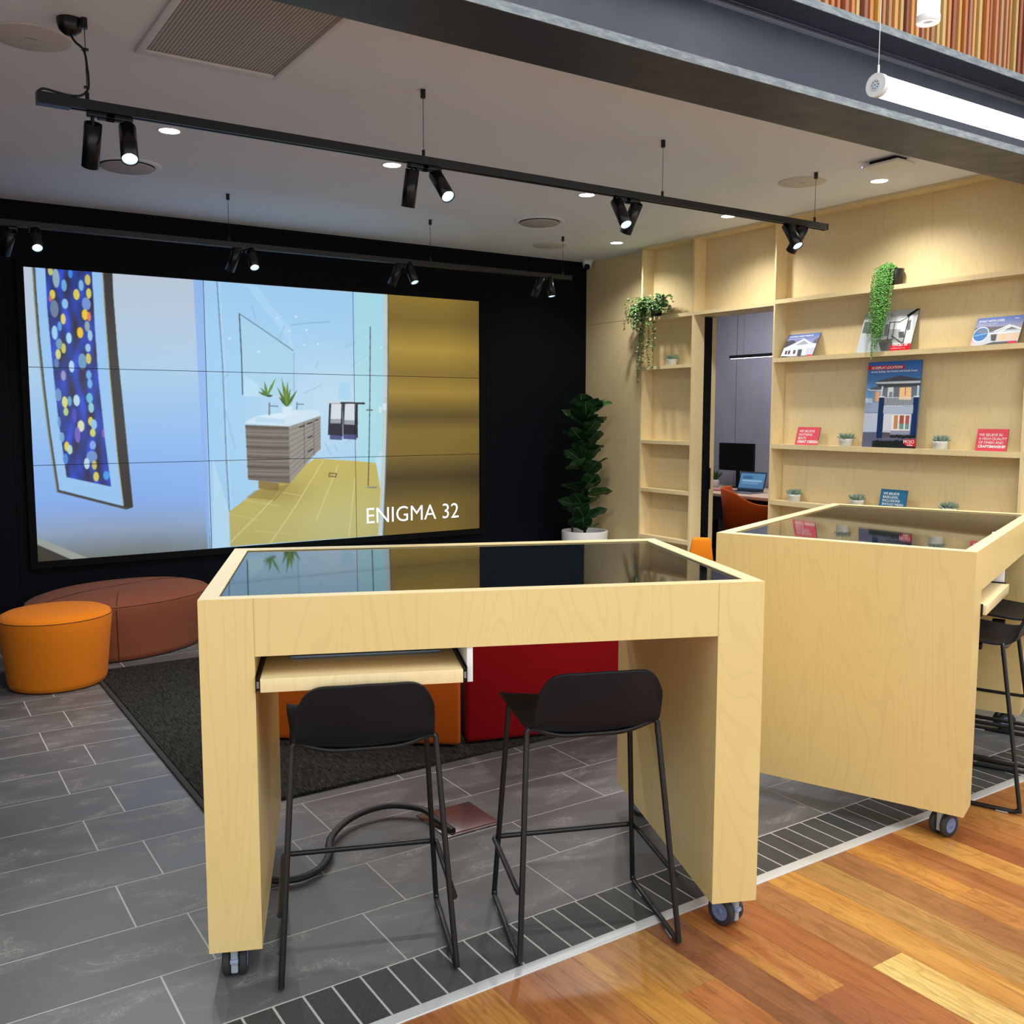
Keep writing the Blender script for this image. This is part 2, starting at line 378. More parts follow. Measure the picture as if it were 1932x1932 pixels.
# ------------------------------------------------------------ printed / displayed pictures (colour per vertex of a fine grid)
ART = {
'wall': [
 ["p",[158,205,240],1,[[0.3131,0.0004],[0.7527,0.004],[0.7489,0.4773],[0.7326,1.0043],[0.3317,1.002],[0.3256,0.5765],[0.3184,0.3826]]],
 ["glow",[206,228,240],[0.62,0.45],[0.14,0.22],0.65],
 ["glow",[188,218,240],[0.5,0.62],[0.1,0.25],0.5],
 ["p",[140,178,236],0.8,[[0.3131,0.0004],[0.3333,-0.0004],[0.3328,0.4791],[0.329,0.9996],[0.3246,0.999],[0.3177,0.4792]]],
 ["p",[196,226,240],0.5,[[0.3424,0.6579],[0.3733,0.8617],[0.3732,0.9954],[0.3364,0.9999]]],
 ["l",[95,120,150],0.8,[[0.3618,-0.0014],[0.3684,0.3129],[0.3705,0.6765],[0.3736,0.8615]],0.0014],
 ["l",[180,215,235],0.6,[[0.3661,-0.002],[0.3728,0.3126],[0.375,0.6767],[0.3781,0.862]],0.003],
 ["p",[185,225,250],0.35,[[0.4261,0.0084],[0.4498,0.0105],[0.476,0.0746],[0.518,0.1542],[0.5246,0.2438],[0.4991,0.1717],[0.449,0.0672]]],
 ["l",[120,165,200],0.35,[[0.4338,0.0844],[0.442,0.1299]],0.0022],
 ["l",[120,165,200],0.35,[[0.4926,0.1985],[0.5056,0.1501]],0.0022],
 ["l",[120,165,200],0.35,[[0.6461,0.2194],[0.6663,0.207],[0.6939,0.158]],0.0022],
 ["l",[120,165,200],0.35,[[0.6621,0.2955],[0.6861,0.2665],[0.6999,0.2435]],0.0022],
 ["l",[120,165,200],0.35,[[0.476,0.289],[0.4787,0.3152]],0.0022],
 ["l",[120,165,200],0.35,[[0.5747,0.3053],[0.5814,0.2806]],0.0022],
 ["l",[120,165,200],0.35,[[0.3716,0.4747],[0.3897,0.6207]],0.0022],
 ["l",[120,165,200],0.35,[[0.7012,0.1103],[0.725,0.1359]],0.0022],
 ["l",[120,165,200],0.35,[[0.3647,0.3719],[0.3797,0.3405]],0.0022],
 ["l",[120,165,200],0.35,[[0.5461,0.4089],[0.5884,0.3753]],0.0022],
 ["l",[120,165,200],0.35,[[0.5922,0.6055],[0.6082,0.6558]],0.0022],
 ["l",[120,165,200],0.35,[[0.6421,0.6069],[0.6557,0.596]],0.0022],
 ["l",[120,165,200],0.35,[[0.6153,0.6117],[0.6216,0.6397]],0.0022],
 ["l",[120,160,190],0.5,[[0.5196,0.1462],[0.5623,0.1343],[0.6108,0.1254]],0.0016],
 ["p",[196,180,92],1,[[0.3733,0.8617],[0.4382,0.7822],[0.4847,0.7587],[0.5687,0.668],[0.6718,0.6839],[0.7168,0.6917],[0.7369,0.8166],[0.7212,0.9976],[0.3732,0.9954]],[180,172,104]],
 ["glow",[150,128,52],[0.5,0.8],[0.05,0.05],0.5],
 ["glow",[196,196,140],[0.62,0.92],[0.12,0.12],0.5],
 ["l",[214,205,140],0.9,[[0.375,0.9786],[0.4367,0.8787],[0.4842,0.7966]],0.0016],
 ["l",[214,205,140],0.9,[[0.4611,0.9953],[0.5213,0.8544],[0.5881,0.6771]],0.0016],
 ["l",[214,205,140],0.9,[[0.5689,0.9145],[0.6244,0.6956]],0.0016],
 ["l",[214,205,140],0.9,[[0.6465,0.9969],[0.6643,0.7541]],0.0016],
 ["l",[205,196,130],0.6,[[0.4088,0.8226],[0.4834,0.8508]],0.0012],
 ["l",[205,196,130],0.6,[[0.4811,0.7936],[0.5346,0.8143]],0.0012],
 ["l",[205,196,130],0.6,[[0.3767,0.8726],[0.4364,0.9002]],0.0012],
 ["l",[205,196,130],0.6,[[0.4266,0.9422],[0.5071,0.9628]],0.0012],
 ["l",[90,80,50],0.9,[[0.6024,0.729],[0.6196,0.7322],[0.6171,0.7444],[0.6006,0.7411],[0.6024,0.729]],0.0016],
 ["p",[134,110,44],1,[[0.754,-0.0008],[1.0028,-0.0003],[1.0009,1.0044],[0.7339,1.001],[0.7456,0.7017],[0.7529,0.3589]]],
 ["bands"],
 ["p",[196,205,196],0.9,[[0.7435,0.0005],[0.7533,0.0004],[0.7474,0.4726],[0.742,0.7016],[0.73,0.9987],[0.7212,0.9976],[0.7325,0.7011],[0.7406,0.3593]]],
 ["l",[98,84,66],0.8,[[0.7547,0.0002],[0.7521,0.3306],[0.7472,0.5869],[0.7354,1.0]],0.0026],
 ["p",[168,226,224],0.55,[[0.6717,0.0027],[0.7435,0.0005],[0.7388,0.3594],[0.7336,0.6954],[0.6993,0.6908],[0.6718,0.6839]]],
 ["l",[60,70,80],0.9,[[0.7088,0.1373],[0.7053,0.4166],[0.7012,0.6426],[0.6978,0.7849]],0.0017],
 ["l",[110,130,140],0.9,[[0.6949,0.7933],[0.7187,0.795]],0.0026],
 ["l",[60,70,80],0.9,[[0.6965,0.4741],[0.711,0.4751]],0.0015],
 ["p",[190,225,245],0.9,[[0.7169,0.6717],[0.734,0.6467],[0.7281,0.8044]]],
 ["p",[214,236,240],0.8,[[0.7275,0.4614],[0.7355,0.4602],[0.7346,0.4841],[0.7273,0.4852]]],
 ["p",[236,246,250],0.6,[[0.7381,0.4471],[0.7476,0.4487],[0.7467,0.4755],[0.7375,0.4727]]],
 ["p",[168,212,234],0.7,[[0.4068,0.1154],[0.523,0.245],[0.5226,0.4202],[0.4092,0.4203]]],
 ["p",[210,236,250],0.4,[[0.4134,0.3443],[0.4443,0.3797],[0.4437,0.4191],[0.4113,0.4197]]],
 ["l",[50,70,90],1,[[0.4068,0.1144],[0.409,0.2668],[0.4092,0.4203]],0.0018],
 ["l",[90,120,140],0.8,[[0.4068,0.1144],[0.4684,0.1821],[0.523,0.2439]],0.0012],
 ["l",[205,228,236],0.8,[[0.4092,0.4208],[0.4497,0.4216],[0.4956,0.4239]],0.0012],
 ["l",[120,150,170],0.5,[[0.5248,0.2544],[0.5233,0.4094]],0.0012],
 ["e",[214,242,255],0.9,[0.4884,0.1244],0.0028,0.0034],
 ["e",[214,242,255],0.9,[0.5316,0.1138],0.0028,0.0034],
 ["e",[214,242,255],0.9,[0.5547,0.1622],0.0028,0.0034],
 ["e",[214,242,255],0.9,[0.5809,0.2153],0.0028,0.0034],
 ["e",[214,242,255],0.9,[0.4459,0.2531],0.0028,0.0034],
 ["e",[214,242,255],0.9,[0.5156,0.1687],0.0028,0.0034],
 ["e",[214,242,255],0.9,[0.3842,0.209],0.0028,0.0034],
 ["e",[214,242,255],0.9,[0.7354,0.2166],0.0028,0.0034],
 ["e",[214,242,255],0.9,[0.5498,0.2208],0.0028,0.0034],
 ["p",[205,228,242],1,[[0.4114,0.5269],[0.5112,0.5406],[0.5854,0.4943],[0.587,0.4982],[0.5775,0.4763],[0.5262,0.4766],[0.4364,0.4996],[0.4151,0.519]]],
 ["p",[180,216,240],0.7,[[0.4364,0.5007],[0.4882,0.5104],[0.5006,0.5115],[0.5004,0.5276],[0.4361,0.5218]]],
 ["p",[224,240,250],0.6,[[0.4373,0.4996],[0.4944,0.5088],[0.5325,0.4846],[0.4885,0.4901]]],
 ["p",[110,102,92],1,[[0.4131,0.5321],[0.5096,0.5395],[0.5088,0.7642],[0.4161,0.7428]]],
 ["l",[66,58,50],0.55,[[0.4142,0.54],[0.4631,0.5448],[0.5102,0.5465]],0.0034],
 ["l",[150,142,132],0.55,[[0.4143,0.5542],[0.4629,0.5576],[0.51,0.5595]],0.0022],
 ["l",[150,142,132],0.55,[[0.4144,0.5652],[0.4627,0.5704],[0.5098,0.5724]],0.0034],
 ["l",[66,58,50],0.55,[[0.4145,0.5794],[0.4625,0.5832],[0.5097,0.5853]],0.0022],
 ["l",[150,142,132],0.55,[[0.4147,0.5905],[0.4623,0.5959],[0.5095,0.5983]],0.0034],
 ["l",[150,142,132],0.55,[[0.4148,0.6047],[0.4621,0.6087],[0.5093,0.6112]],0.0022],
 ["l",[66,58,50],0.55,[[0.4149,0.6158],[0.4619,0.6215],[0.5091,0.6242]],0.0034],
 ["l",[150,142,132],0.55,[[0.415,0.63],[0.4618,0.6344],[0.509,0.6372]],0.0022],
 ["l",[150,142,132],0.55,[[0.4152,0.6411],[0.4616,0.6472],[0.5088,0.6502]],0.0034],
 ["l",[66,58,50],0.55,[[0.4153,0.6554],[0.4614,0.66],[0.5086,0.6631]],0.0022],
 ["l",[150,142,132],0.55,[[0.4155,0.6665],[0.4612,0.6728],[0.5084,0.6761]],0.0034],
 ["l",[150,142,132],0.55,[[0.4156,0.6808],[0.461,0.6857],[0.5082,0.6892]],0.0022],
 ["l",[66,58,50],0.55,[[0.4157,0.6919],[0.4608,0.6985],[0.5081,0.7022]],0.0034],
 ["l",[150,142,132],0.55,[[0.4158,0.7062],[0.4606,0.7114],[0.5079,0.7152]],0.0022],
 ["l",[150,142,132],0.55,[[0.416,0.7173],[0.4604,0.7243],[0.5077,0.7282]],0.0034],
 ["l",[66,58,50],0.55,[[0.4161,0.7317],[0.4603,0.7371],[0.5075,0.7413]],0.0022],
 ["p",[148,145,138],1,[[0.5096,0.5395],[0.5837,0.4982],[0.5825,0.63],[0.5672,0.6531],[0.5088,0.7642]]],
 ["l",[112,106,98],0.6,[[0.5104,0.5546],[0.5829,0.5091]],0.0014],
 ["l",[112,106,98],0.6,[[0.5101,0.5772],[0.5827,0.5228]],0.0014],
 ["l",[112,106,98],0.6,[[0.5098,0.5999],[0.5826,0.5365]],0.0014],
 ["l",[112,106,98],0.6,[[0.5095,0.6226],[0.5824,0.5502]],0.0014],
 ["l",[112,106,98],0.6,[[0.5092,0.6453],[0.5823,0.564]],0.0014],
 ["l",[112,106,98],0.6,[[0.5088,0.668],[0.5821,0.5777]],0.0014],
 ["l",[112,106,98],0.6,[[0.5085,0.6908],[0.5819,0.5914]],0.0014],
 ["l",[112,106,98],0.6,[[0.5082,0.7136],[0.5818,0.6052]],0.0014],
 ["l",[112,106,98],0.6,[[0.5079,0.7364],[0.5816,0.6189]],0.0014],
 ["l",[90,84,76],0.6,[[0.5446,0.528],[0.5439,0.686]],0.0012],
 ["l",[90,84,76],0.6,[[0.5673,0.5118],[0.5672,0.6531]],0.0012],
 ["l",[35,32,30],1,[[0.5342,0.5431],[0.5452,0.5367]],0.0022],
 ["l",[35,32,30],1,[[0.5529,0.5302],[0.5633,0.5238]],0.0022],
 ["l",[35,32,30],1,[[0.5721,0.5162],[0.577,0.5129]],0.0022],
 ["l",[35,32,30],1,[[0.5535,0.5853],[0.5633,0.5773]],0.0022],
 ["l",[35,32,30],1,[[0.5528,0.6399],[0.5633,0.6293]],0.0022],
 ["p",[140,120,60],1,[[0.4387,0.7481],[0.4841,0.7598],[0.483,0.7911],[0.4382,0.779]]],
 ["p",[120,100,40],0.4,[[0.429,0.7869],[0.5097,0.7659],[0.4744,0.8283],[0.4105,0.8121]]],
 ["l",[110,130,145],1,[[0.4663,0.4928],[0.4672,0.4488]],0.003],
 ["l",[110,130,145],1,[[0.4668,0.4594],[0.4858,0.4613]],0.002],
 ["l",[110,130,145],1,[[0.5288,0.4712],[0.5292,0.4459]],0.0024],
 ["l",[110,130,145],1,[[0.5291,0.4523],[0.5443,0.4532]],0.0018],
 ["p",[80,130,40],1,[[0.4608,0.4219],[0.4574,0.3962],[0.4572,0.3635],[0.4628,0.3944],[0.4641,0.4208]]],
 ["p",[90,140,44],1,[[0.461,0.4201],[0.4692,0.3877],[0.4831,0.351],[0.4742,0.3917],[0.4639,0.4226]]],
 ["p",[60,100,36],1,[[0.4617,0.4239],[0.4523,0.4187],[0.4426,0.406],[0.4547,0.4101],[0.4632,0.4187]]],
 ["p",[70,118,36],1,[[0.4611,0.4231],[0.454,0.4102],[0.4486,0.3901],[0.4584,0.4043],[0.4638,0.4196]]],
 ["p",[30,60,40],1,[[0.4625,0.4185],[0.4686,0.4165],[0.4759,0.4211],[0.4684,0.426],[0.4624,0.4242]]],
 ["p",[86,128,30],1,[[0.5045,0.4612],[0.4985,0.4112],[0.4957,0.3489],[0.5046,0.4091],[0.5082,0.46]]],
 ["p",[70,110,20],1,[[0.5046,0.4621],[0.494,0.4295],[0.4853,0.3864],[0.4996,0.4246],[0.508,0.4591]]],
 ["p",[96,130,40],1,[[0.5045,0.4605],[0.5045,0.4155],[0.5093,0.3606],[0.5108,0.4156],[0.5082,0.4607]]],
 ["p",[80,120,22],1,[[0.5045,0.46],[0.5074,0.4282],[0.5154,0.3909],[0.5135,0.4302],[0.5082,0.4612]]],
 ["p",[64,100,30],1,[[0.5048,0.4589],[0.5148,0.4287],[0.5311,0.3958],[0.5201,0.4343],[0.5079,0.4623]]],
 ["p",[50,90,20],1,[[0.5049,0.4627],[0.4957,0.4474],[0.4882,0.4235],[0.5006,0.4403],[0.5078,0.4585]]],
 ["p",[110,140,34],1,[[0.5045,0.4609],[0.5015,0.4239],[0.5025,0.3779],[0.5077,0.4227],[0.5082,0.4603]]],
 ["p",[70,108,24],1,[[0.5048,0.4587],[0.5117,0.4393],[0.5238,0.4201],[0.5167,0.4455],[0.5078,0.4625]]],
 ["p",[208,232,246],1,[[0.4951,0.4618],[0.5192,0.4621],[0.5173,0.4874],[0.4969,0.4874]]],
 ["l",[205,215,218],1,[[0.5882,0.444],[0.6337,0.4456]],0.003],
 ["l",[24,26,34],1,[[0.6337,0.4462],[0.6905,0.4477]],0.0034],
 ["e",[14,16,22],1,[0.6885,0.4477],0.0028,0.0045],
 ["p",[22,22,42],1,[[0.6049,0.4487],[0.637,0.4494],[0.6356,0.5816],[0.6005,0.5737]]],
 ["p",[22,22,42],1,[[0.6377,0.4494],[0.6748,0.449],[0.6734,0.588],[0.6376,0.58]]],
 ["p",[74,78,132],1,[[0.6051,0.5737],[0.635,0.5788],[0.6341,0.5955],[0.6049,0.5925]]],
 ["p",[74,78,132],1,[[0.6384,0.5722],[0.6708,0.5751],[0.67,0.5953],[0.6375,0.5911]]],
 ["p",[212,222,226],1,[[0.6095,0.4498],[0.6343,0.45],[0.6322,0.5287],[0.6063,0.5274]]],
 ["p",[212,222,226],1,[[0.6427,0.4494],[0.6687,0.4491],[0.6665,0.5346],[0.6395,0.5321]]],
 ["l",[90,96,104],0.7,[[0.6084,0.5131],[0.6079,0.5285]],0.0012],
 ["l",[90,96,104],0.7,[[0.6417,0.5177],[0.6412,0.5332]],0.0012],
 ["l",[90,96,104],0.7,[[0.6117,0.5131],[0.6112,0.5285]],0.0012],
 ["l",[90,96,104],0.7,[[0.645,0.5177],[0.6445,0.5333]],0.0012],
 ["l",[90,96,104],0.7,[[0.615,0.5131],[0.6145,0.5286]],0.0012],
 ["l",[90,96,104],0.7,[[0.6484,0.5177],[0.6479,0.5333]],0.0012],
 ["l",[90,96,104],0.7,[[0.6184,0.5131],[0.6178,0.5286]],0.0012],
 ["l",[90,96,104],0.7,[[0.6517,0.5177],[0.6512,0.5333]],0.0012],
 ["l",[90,96,104],0.7,[[0.6217,0.5131],[0.6212,0.5286]],0.0012],
 ["l",[90,96,104],0.7,[[0.6551,0.5177],[0.6546,0.5334]],0.0012],
 ["l",[90,96,104],0.7,[[0.625,0.5131],[0.6245,0.5287]],0.0012],
 ["l",[90,96,104],0.7,[[0.6585,0.5178],[0.658,0.5334]],0.0012],
 ["l",[90,96,104],0.7,[[0.6283,0.5132],[0.6278,0.5287]],0.0012],
 ["l",[90,96,104],0.7,[[0.6619,0.5178],[0.6614,0.5334]],0.0012],
 ["l",[90,96,104],0.7,[[0.6317,0.5132],[0.6312,0.5287]],0.0012],
 ["l",[90,96,104],0.7,[[0.6653,0.5178],[0.6648,0.5335]],0.0012],
 ["p",[150,210,240],0.5,[[0.6296,0.3658],[0.6563,0.3676],[0.6539,0.4343],[0.6265,0.4336]]],
 ["p",[150,196,240],1,[[0.0174,-0.0026],[0.1385,-0.0038],[0.1401,0.1463],[0.144,0.3401],[0.1526,0.6504],[0.1601,0.8202],[0.0416,0.759],[0.0304,0.5517],[0.0245,0.3995],[0.0203,0.2384],[0.0181,0.079]]],
 ["p",[34,56,138],1,[[0.0379,-0.002],[0.1203,-0.0044],[0.1205,0.1757],[0.1234,0.3633],[0.1304,0.5759],[0.1384,0.7494],[0.0581,0.7101],[0.0483,0.5081],[0.0422,0.3014],[0.0381,0.1299]]],
 ["blotch",[0.0863,0.3427],[0.0632,0.1271]],
 ["e",[200,205,110],0.95,[0.0467,0.0089],0.0044,0.015],
 ["e",[150,180,190],0.95,[0.0558,0.0316],0.0061,0.0322],
 ["e",[110,175,225],0.95,[0.0692,0.0539],0.0048,0.0205],
 ["e",[130,190,220],0.95,[0.0995,0.05],0.0046,0.0184],
 ["e",[215,200,90],0.95,[0.1117,0.0294],0.0052,0.0185],
 ["e",[60,140,240],0.95,[0.0814,0.012],0.004,0.0161],
 ["e",[226,210,70],0.95,[0.0483,0.087],0.005,0.0161],
 ["e",[220,110,100],0.95,[0.0444,0.1014],0.0025,0.0107],
 ["e",[226,210,80],0.95,[0.0905,0.0819],0.0057,0.0185],
 ["e",[214,214,90],0.95,[0.1127,0.0754],0.0049,0.0175],
 ["e",[140,200,240],0.95,[0.0694,0.1157],0.0056,0.0173],
 ["e",[110,130,160],0.95,[0.0505,0.1339],0.0073,0.0296],
 ["e",[120,150,215],0.95,[0.1075,0.1114],0.0081,0.0219],
 ["e",[230,215,110],0.95,[0.065,0.1673],0.0045,0.0184],
 ["e",[250,205,30],0.95,[0.1041,0.1488],0.0057,0.0186],
 ["e",[230,130,90],0.95,[0.1114,0.1547],0.0035,0.0164],
 ["e",[160,215,250],0.95,[0.0491,0.2146],0.0053,0.0238],
 ["e",[90,160,235],0.95,[0.0583,0.1923],0.0039,0.0162],
 ["e",[165,225,250],0.95,[0.0736,0.231],0.0051,0.0191],
 ["e",[245,200,30],0.95,[0.094,0.2109],0.0057,0.0186],
 ["e",[160,205,235],0.95,[0.1116,0.2193],0.0044,0.0187],
 ["e",[150,170,170],0.95,[0.1072,0.1879],0.0046,0.0186],
 ["e",[210,205,80],0.95,[0.0632,0.2665],0.0045,0.0174],
 ["e",[215,220,130],0.95,[0.0534,0.2872],0.0048,0.0174],
 ["e",[120,160,180],0.95,[0.056,0.2519],0.0056,0.0184],
 ["e",[160,205,240],0.95,[0.1069,0.2619],0.0049,0.0143],
 ["e",[215,205,90],0.95,[0.1069,0.2988],0.0049,0.0187],
 ["e",[110,160,200],0.95,[0.0957,0.3093],0.0075,0.0275],
 ["e",[180,225,250],0.95,[0.0761,0.3279],0.0049,0.0208],
 ["e",[90,130,180],0.95,[0.0496,0.3172],0.0045,0.0163],
 ["e",[160,150,200],0.95,[0.0609,0.3602],0.0045,0.0175],
 ["e",[110,180,235],0.95,[0.1062,0.3556],0.0049,0.0155],
 ["e",[110,180,235],0.95,[0.1075,0.386],0.0046,0.0166],
 ["e",[110,150,200],0.95,[0.0503,0.426],0.0056,0.0219],
 ["e",[225,225,120],0.95,[0.061,0.4504],0.0051,0.0198],
 ["e",[100,170,210],0.95,[0.0696,0.4476],0.0039,0.0176],
 ["e",[190,210,130],0.95,[0.0622,0.4834],0.0045,0.0143],
 ["e",[190,225,235],0.95,[0.0822,0.4446],0.0057,0.0199],
 ["e",[110,190,225],0.95,[0.1057,0.436],0.0059,0.0177],
 ["e",[150,210,220],0.95,[0.1079,0.4693],0.0052,0.0178],
 ["e",[225,210,90],0.95,[0.1059,0.5167],0.0047,0.0156],
 ["e",[150,200,235],0.95,[0.1115,0.5279],0.0058,0.0179],
 ["e",[225,230,180],0.95,[0.0879,0.5332],0.0063,0.02],
 ["e",[215,215,110],0.95,[0.1088,0.557],0.0052,0.0145],
 ["e",[130,170,240],0.95,[0.1078,0.6006],0.0058,0.0158],
 ["e",[230,210,80],0.95,[0.061,0.6031],0.0048,0.0166],
 ["e",[190,220,200],0.95,[0.0661,0.6143],0.0049,0.0167],
 ["e",[120,170,210],0.95,[0.053,0.5714],0.0045,0.0176],
 ["e",[110,150,210],0.95,[0.1054,0.6399],0.01,0.0202],
 ["e",[190,225,240],0.95,[0.0955,0.6647],0.0052,0.0202],
 ["e",[200,190,90],0.95,[0.1091,0.671],0.0047,0.0169],
 ["e",[225,205,80],0.95,[0.1114,0.7118],0.0053,0.0169],
 ["e",[60,160,235],0.95,[0.1304,0.709],0.0059,0.0159],
 ["e",[70,140,220],0.95,[0.0577,0.6462],0.0045,0.0188],
 ["e",[110,100,200],0.95,[0.0811,0.5637],0.0052,0.0278],
 ["e",[80,70,190],0.95,[0.0769,0.4971],0.004,0.0255],
 ["e",[150,90,190],0.95,[0.1278,0.559],0.0024,0.0157],
 ["e",[110,150,200],0.95,[0.0494,0.5191],0.0028,0.0186],
 ["p",[50,48,46],1,[[0.1385,-0.0038],[0.1575,-0.0043],[0.1575,0.0893],[0.1613,0.2834],[0.1687,0.5085],[0.1783,0.8265],[0.1653,0.8339],[0.1601,0.8202],[0.1526,0.6504],[0.144,0.3401],[0.1401,0.1463]]],
 ["l",[190,190,150],0.7,[[0.1394,-0.0039],[0.1407,0.1462],[0.1443,0.3401],[0.1526,0.6504],[0.1599,0.8172]],0.0012],
 ["l",[66,66,62],1,[[0.018,-0.0027],[0.0186,0.079],[0.0209,0.2383],[0.0253,0.3994],[0.031,0.5517],[0.0416,0.7573],[0.1654,0.8293]],0.0042],
 ["l",[150,165,130],0.7,[[0.0164,-0.0025],[0.017,0.0792],[0.0192,0.2385],[0.0237,0.3995],[0.0293,0.5517],[0.0399,0.7572]],0.0012],
 ["p",[150,158,150],1,[[-0.0004,0.914],[0.005,0.918],[0.0912,0.9998],[0.062,1.0023],[-0.001,0.9372]]],
 ["p",[58,54,46],1,[[-0.001,0.9372],[0.062,1.0023],[-0.0026,1.0015]]]],
'poster': [
 ["bg",[50,104,178],[120,164,205],0.5],
 ["p",[205,215,225],0.8,[[-0.004,0.418],[0.128,0.426],[0.14,0.479],[-0.007,0.474]]],
 ["p",[150,164,190],1,[[-0.007,0.477],[0.264,0.483],[0.264,0.598],[-0.008,0.59]]],
 ["p",[188,196,216],1,[[-0.009,0.597],[0.258,0.598],[0.262,0.821],[-0.005,0.823]]],
 ["l",[90,100,120],1,[[-0.008,0.592],[0.263,0.596]],0.008],
 ["p",[96,98,124],1,[[-0.005,0.824],[0.993,0.82],[1.008,1.0],[-0.003,1.003]]],
 ["p",[88,98,110],1,[[0.03,0.316],[0.213,0.284],[0.297,0.305],[0.303,0.35],[0.096,0.337]]],
 ["p",[140,150,160],1,[[0.127,0.341],[0.291,0.337],[0.271,0.415],[0.258,0.477],[0.139,0.476]]],
 ["p",[226,168,120],1,[[0.18,0.348],[0.262,0.346],[0.261,0.46],[0.194,0.46]]],
 ["l",[214,222,228],1,[[0.036,0.317],[0.095,0.33],[0.281,0.334]],0.014],
 ["p",[104,112,122],1,[[0.294,0.279],[0.971,0.293],[0.991,0.518],[0.283,0.513]]],
 ["p",[88,92,108],1,[[0.164,0.227],[0.609,0.167],[0.989,0.213],[0.992,0.237],[0.177,0.244]]],
 ["p",[70,76,88],0.5,[[0.609,0.167],[0.989,0.213],[0.992,0.234],[0.389,0.236]]],
 ["p",[206,212,214],1,[[0.165,0.234],[0.991,0.232],[0.993,0.259],[0.189,0.256]]],
 ["p",[60,64,68],1,[[0.189,0.257],[0.993,0.261],[0.99,0.293],[0.256,0.304]]],
 ["p",[200,208,214],1,[[0.29,0.285],[0.323,0.286],[0.311,0.409],[0.28,0.409]]],
 ["p",[200,208,214],1,[[0.944,0.286],[0.976,0.287],[0.977,0.412],[0.949,0.411]]],
 ["p",[206,214,214],1,[[0.413,0.301],[0.517,0.299],[0.522,0.412],[0.412,0.41]]],
 ["p",[120,134,136],1,[[0.445,0.353],[0.505,0.354],[0.502,0.411],[0.442,0.411]]],
 ["p",[240,196,140],1,[[0.632,0.305],[0.84,0.306],[0.854,0.448],[0.63,0.445]]],
 ["l",[150,70,50],1,[[0.734,0.307],[0.741,0.396]],0.01],
 ["p",[16,44,88],1,[[0.26,0.415],[0.36,0.416],[0.381,0.891],[0.266,0.893]]],
 ["p",[18,46,92],1,[[0.897,0.417],[0.992,0.418],[0.997,0.883],[0.887,0.885]]],
 ["p",[214,220,226],1,[[0.257,0.4],[0.363,0.402],[0.363,0.417],[0.256,0.416]]],
 ["p",[214,220,226],1,[[0.891,0.403],[0.992,0.404],[0.993,0.419],[0.891,0.418]]],
 ["l",[222,226,230],1,[[0.36,0.417],[0.893,0.422]],0.008],
 ["l",[222,226,230],1,[[0.365,0.515],[0.901,0.514]],0.008],
 ["l",[214,220,228],0.85,[[0.373,0.419],[0.377,0.512]],0.006],
 ["l",[214,220,228],0.85,[[0.396,0.42],[0.4,0.512]],0.006],
 ["l",[214,220,228],0.85,[[0.418,0.42],[0.422,0.513]],0.006],
 ["l",[214,220,228],0.85,[[0.441,0.42],[0.445,0.513]],0.006],
 ["l",[214,220,228],0.85,[[0.464,0.421],[0.468,0.513]],0.006],
 ["l",[214,220,228],0.85,[[0.486,0.421],[0.49,0.513]],0.006],
 ["l",[214,220,228],0.85,[[0.509,0.421],[0.513,0.513]],0.006],
 ["l",[214,220,228],0.85,[[0.531,0.421],[0.535,0.513]],0.006],
 ["l",[214,220,228],0.85,[[0.553,0.422],[0.557,0.514]],0.006],
 ["l",[214,220,228],0.85,[[0.576,0.422],[0.58,0.514]],0.006],
 ["l",[214,220,228],0.85,[[0.598,0.422],[0.602,0.514]],0.006],
 ["l",[214,220,228],0.85,[[0.62,0.423],[0.624,0.514]],0.006],
 ["l",[214,220,228],0.85,[[0.642,0.423],[0.646,0.514]],0.006],
 ["l",[214,220,228],0.85,[[0.664,0.423],[0.668,0.514]],0.006],
 ["l",[214,220,228],0.85,[[0.686,0.423],[0.69,0.515]],0.006],
 ["l",[214,220,228],0.85,[[0.708,0.424],[0.712,0.515]],0.006],
 ["l",[214,220,228],0.85,[[0.73,0.424],[0.734,0.515]],0.006],
 ["l",[214,220,228],0.85,[[0.752,0.424],[0.756,0.515]],0.006],
 ["l",[214,220,228],0.85,[[0.774,0.425],[0.778,0.515]],0.006],
 ["l",[214,220,228],0.85,[[0.796,0.425],[0.8,0.515]],0.006],
 ["l",[214,220,228],0.85,[[0.817,0.425],[0.821,0.516]],0.006],
 ["l",[214,220,228],0.85,[[0.839,0.425],[0.843,0.516]],0.006],
 ["l",[214,220,228],0.85,[[0.86,0.426],[0.865,0.516]],0.006],
 ["l",[214,220,228],0.85,[[0.882,0.426],[0.886,0.516]],0.006],
 ["p",[176,186,204],1,[[0.361,0.521],[0.905,0.523],[0.906,0.603],[0.358,0.601]]],
 ["p",[196,196,208],1,[[0.377,0.604],[0.87,0.606],[0.872,0.84],[0.374,0.819]]],
 ["p",[214,214,222],1,[[0.378,0.611],[0.528,0.611],[0.523,0.799],[0.377,0.8]]],
 ["p",[236,236,234],1,[[0.529,0.615],[0.871,0.615],[0.874,0.796],[0.533,0.799]]],
 ["p",[196,140,96],1,[[0.57,0.624],[0.644,0.624],[0.65,0.782],[0.575,0.782]]],
 ["p",[170,84,70],1,[[0.673,0.624],[0.756,0.625],[0.757,0.72],[0.676,0.72]]],
 ["p",[180,96,80],1,[[0.781,0.625],[0.853,0.625],[0.854,0.72],[0.783,0.72]]],
 ["p",[110,150,140],1,[[0.676,0.72],[0.757,0.72],[0.758,0.784],[0.678,0.785]]],
 ["p",[110,150,140],1,[[0.783,0.72],[0.854,0.72],[0.855,0.783],[0.785,0.784]]],
 ["p",[150,152,172],1,[[0.533,0.802],[0.874,0.799],[0.872,0.843],[0.524,0.844]]],
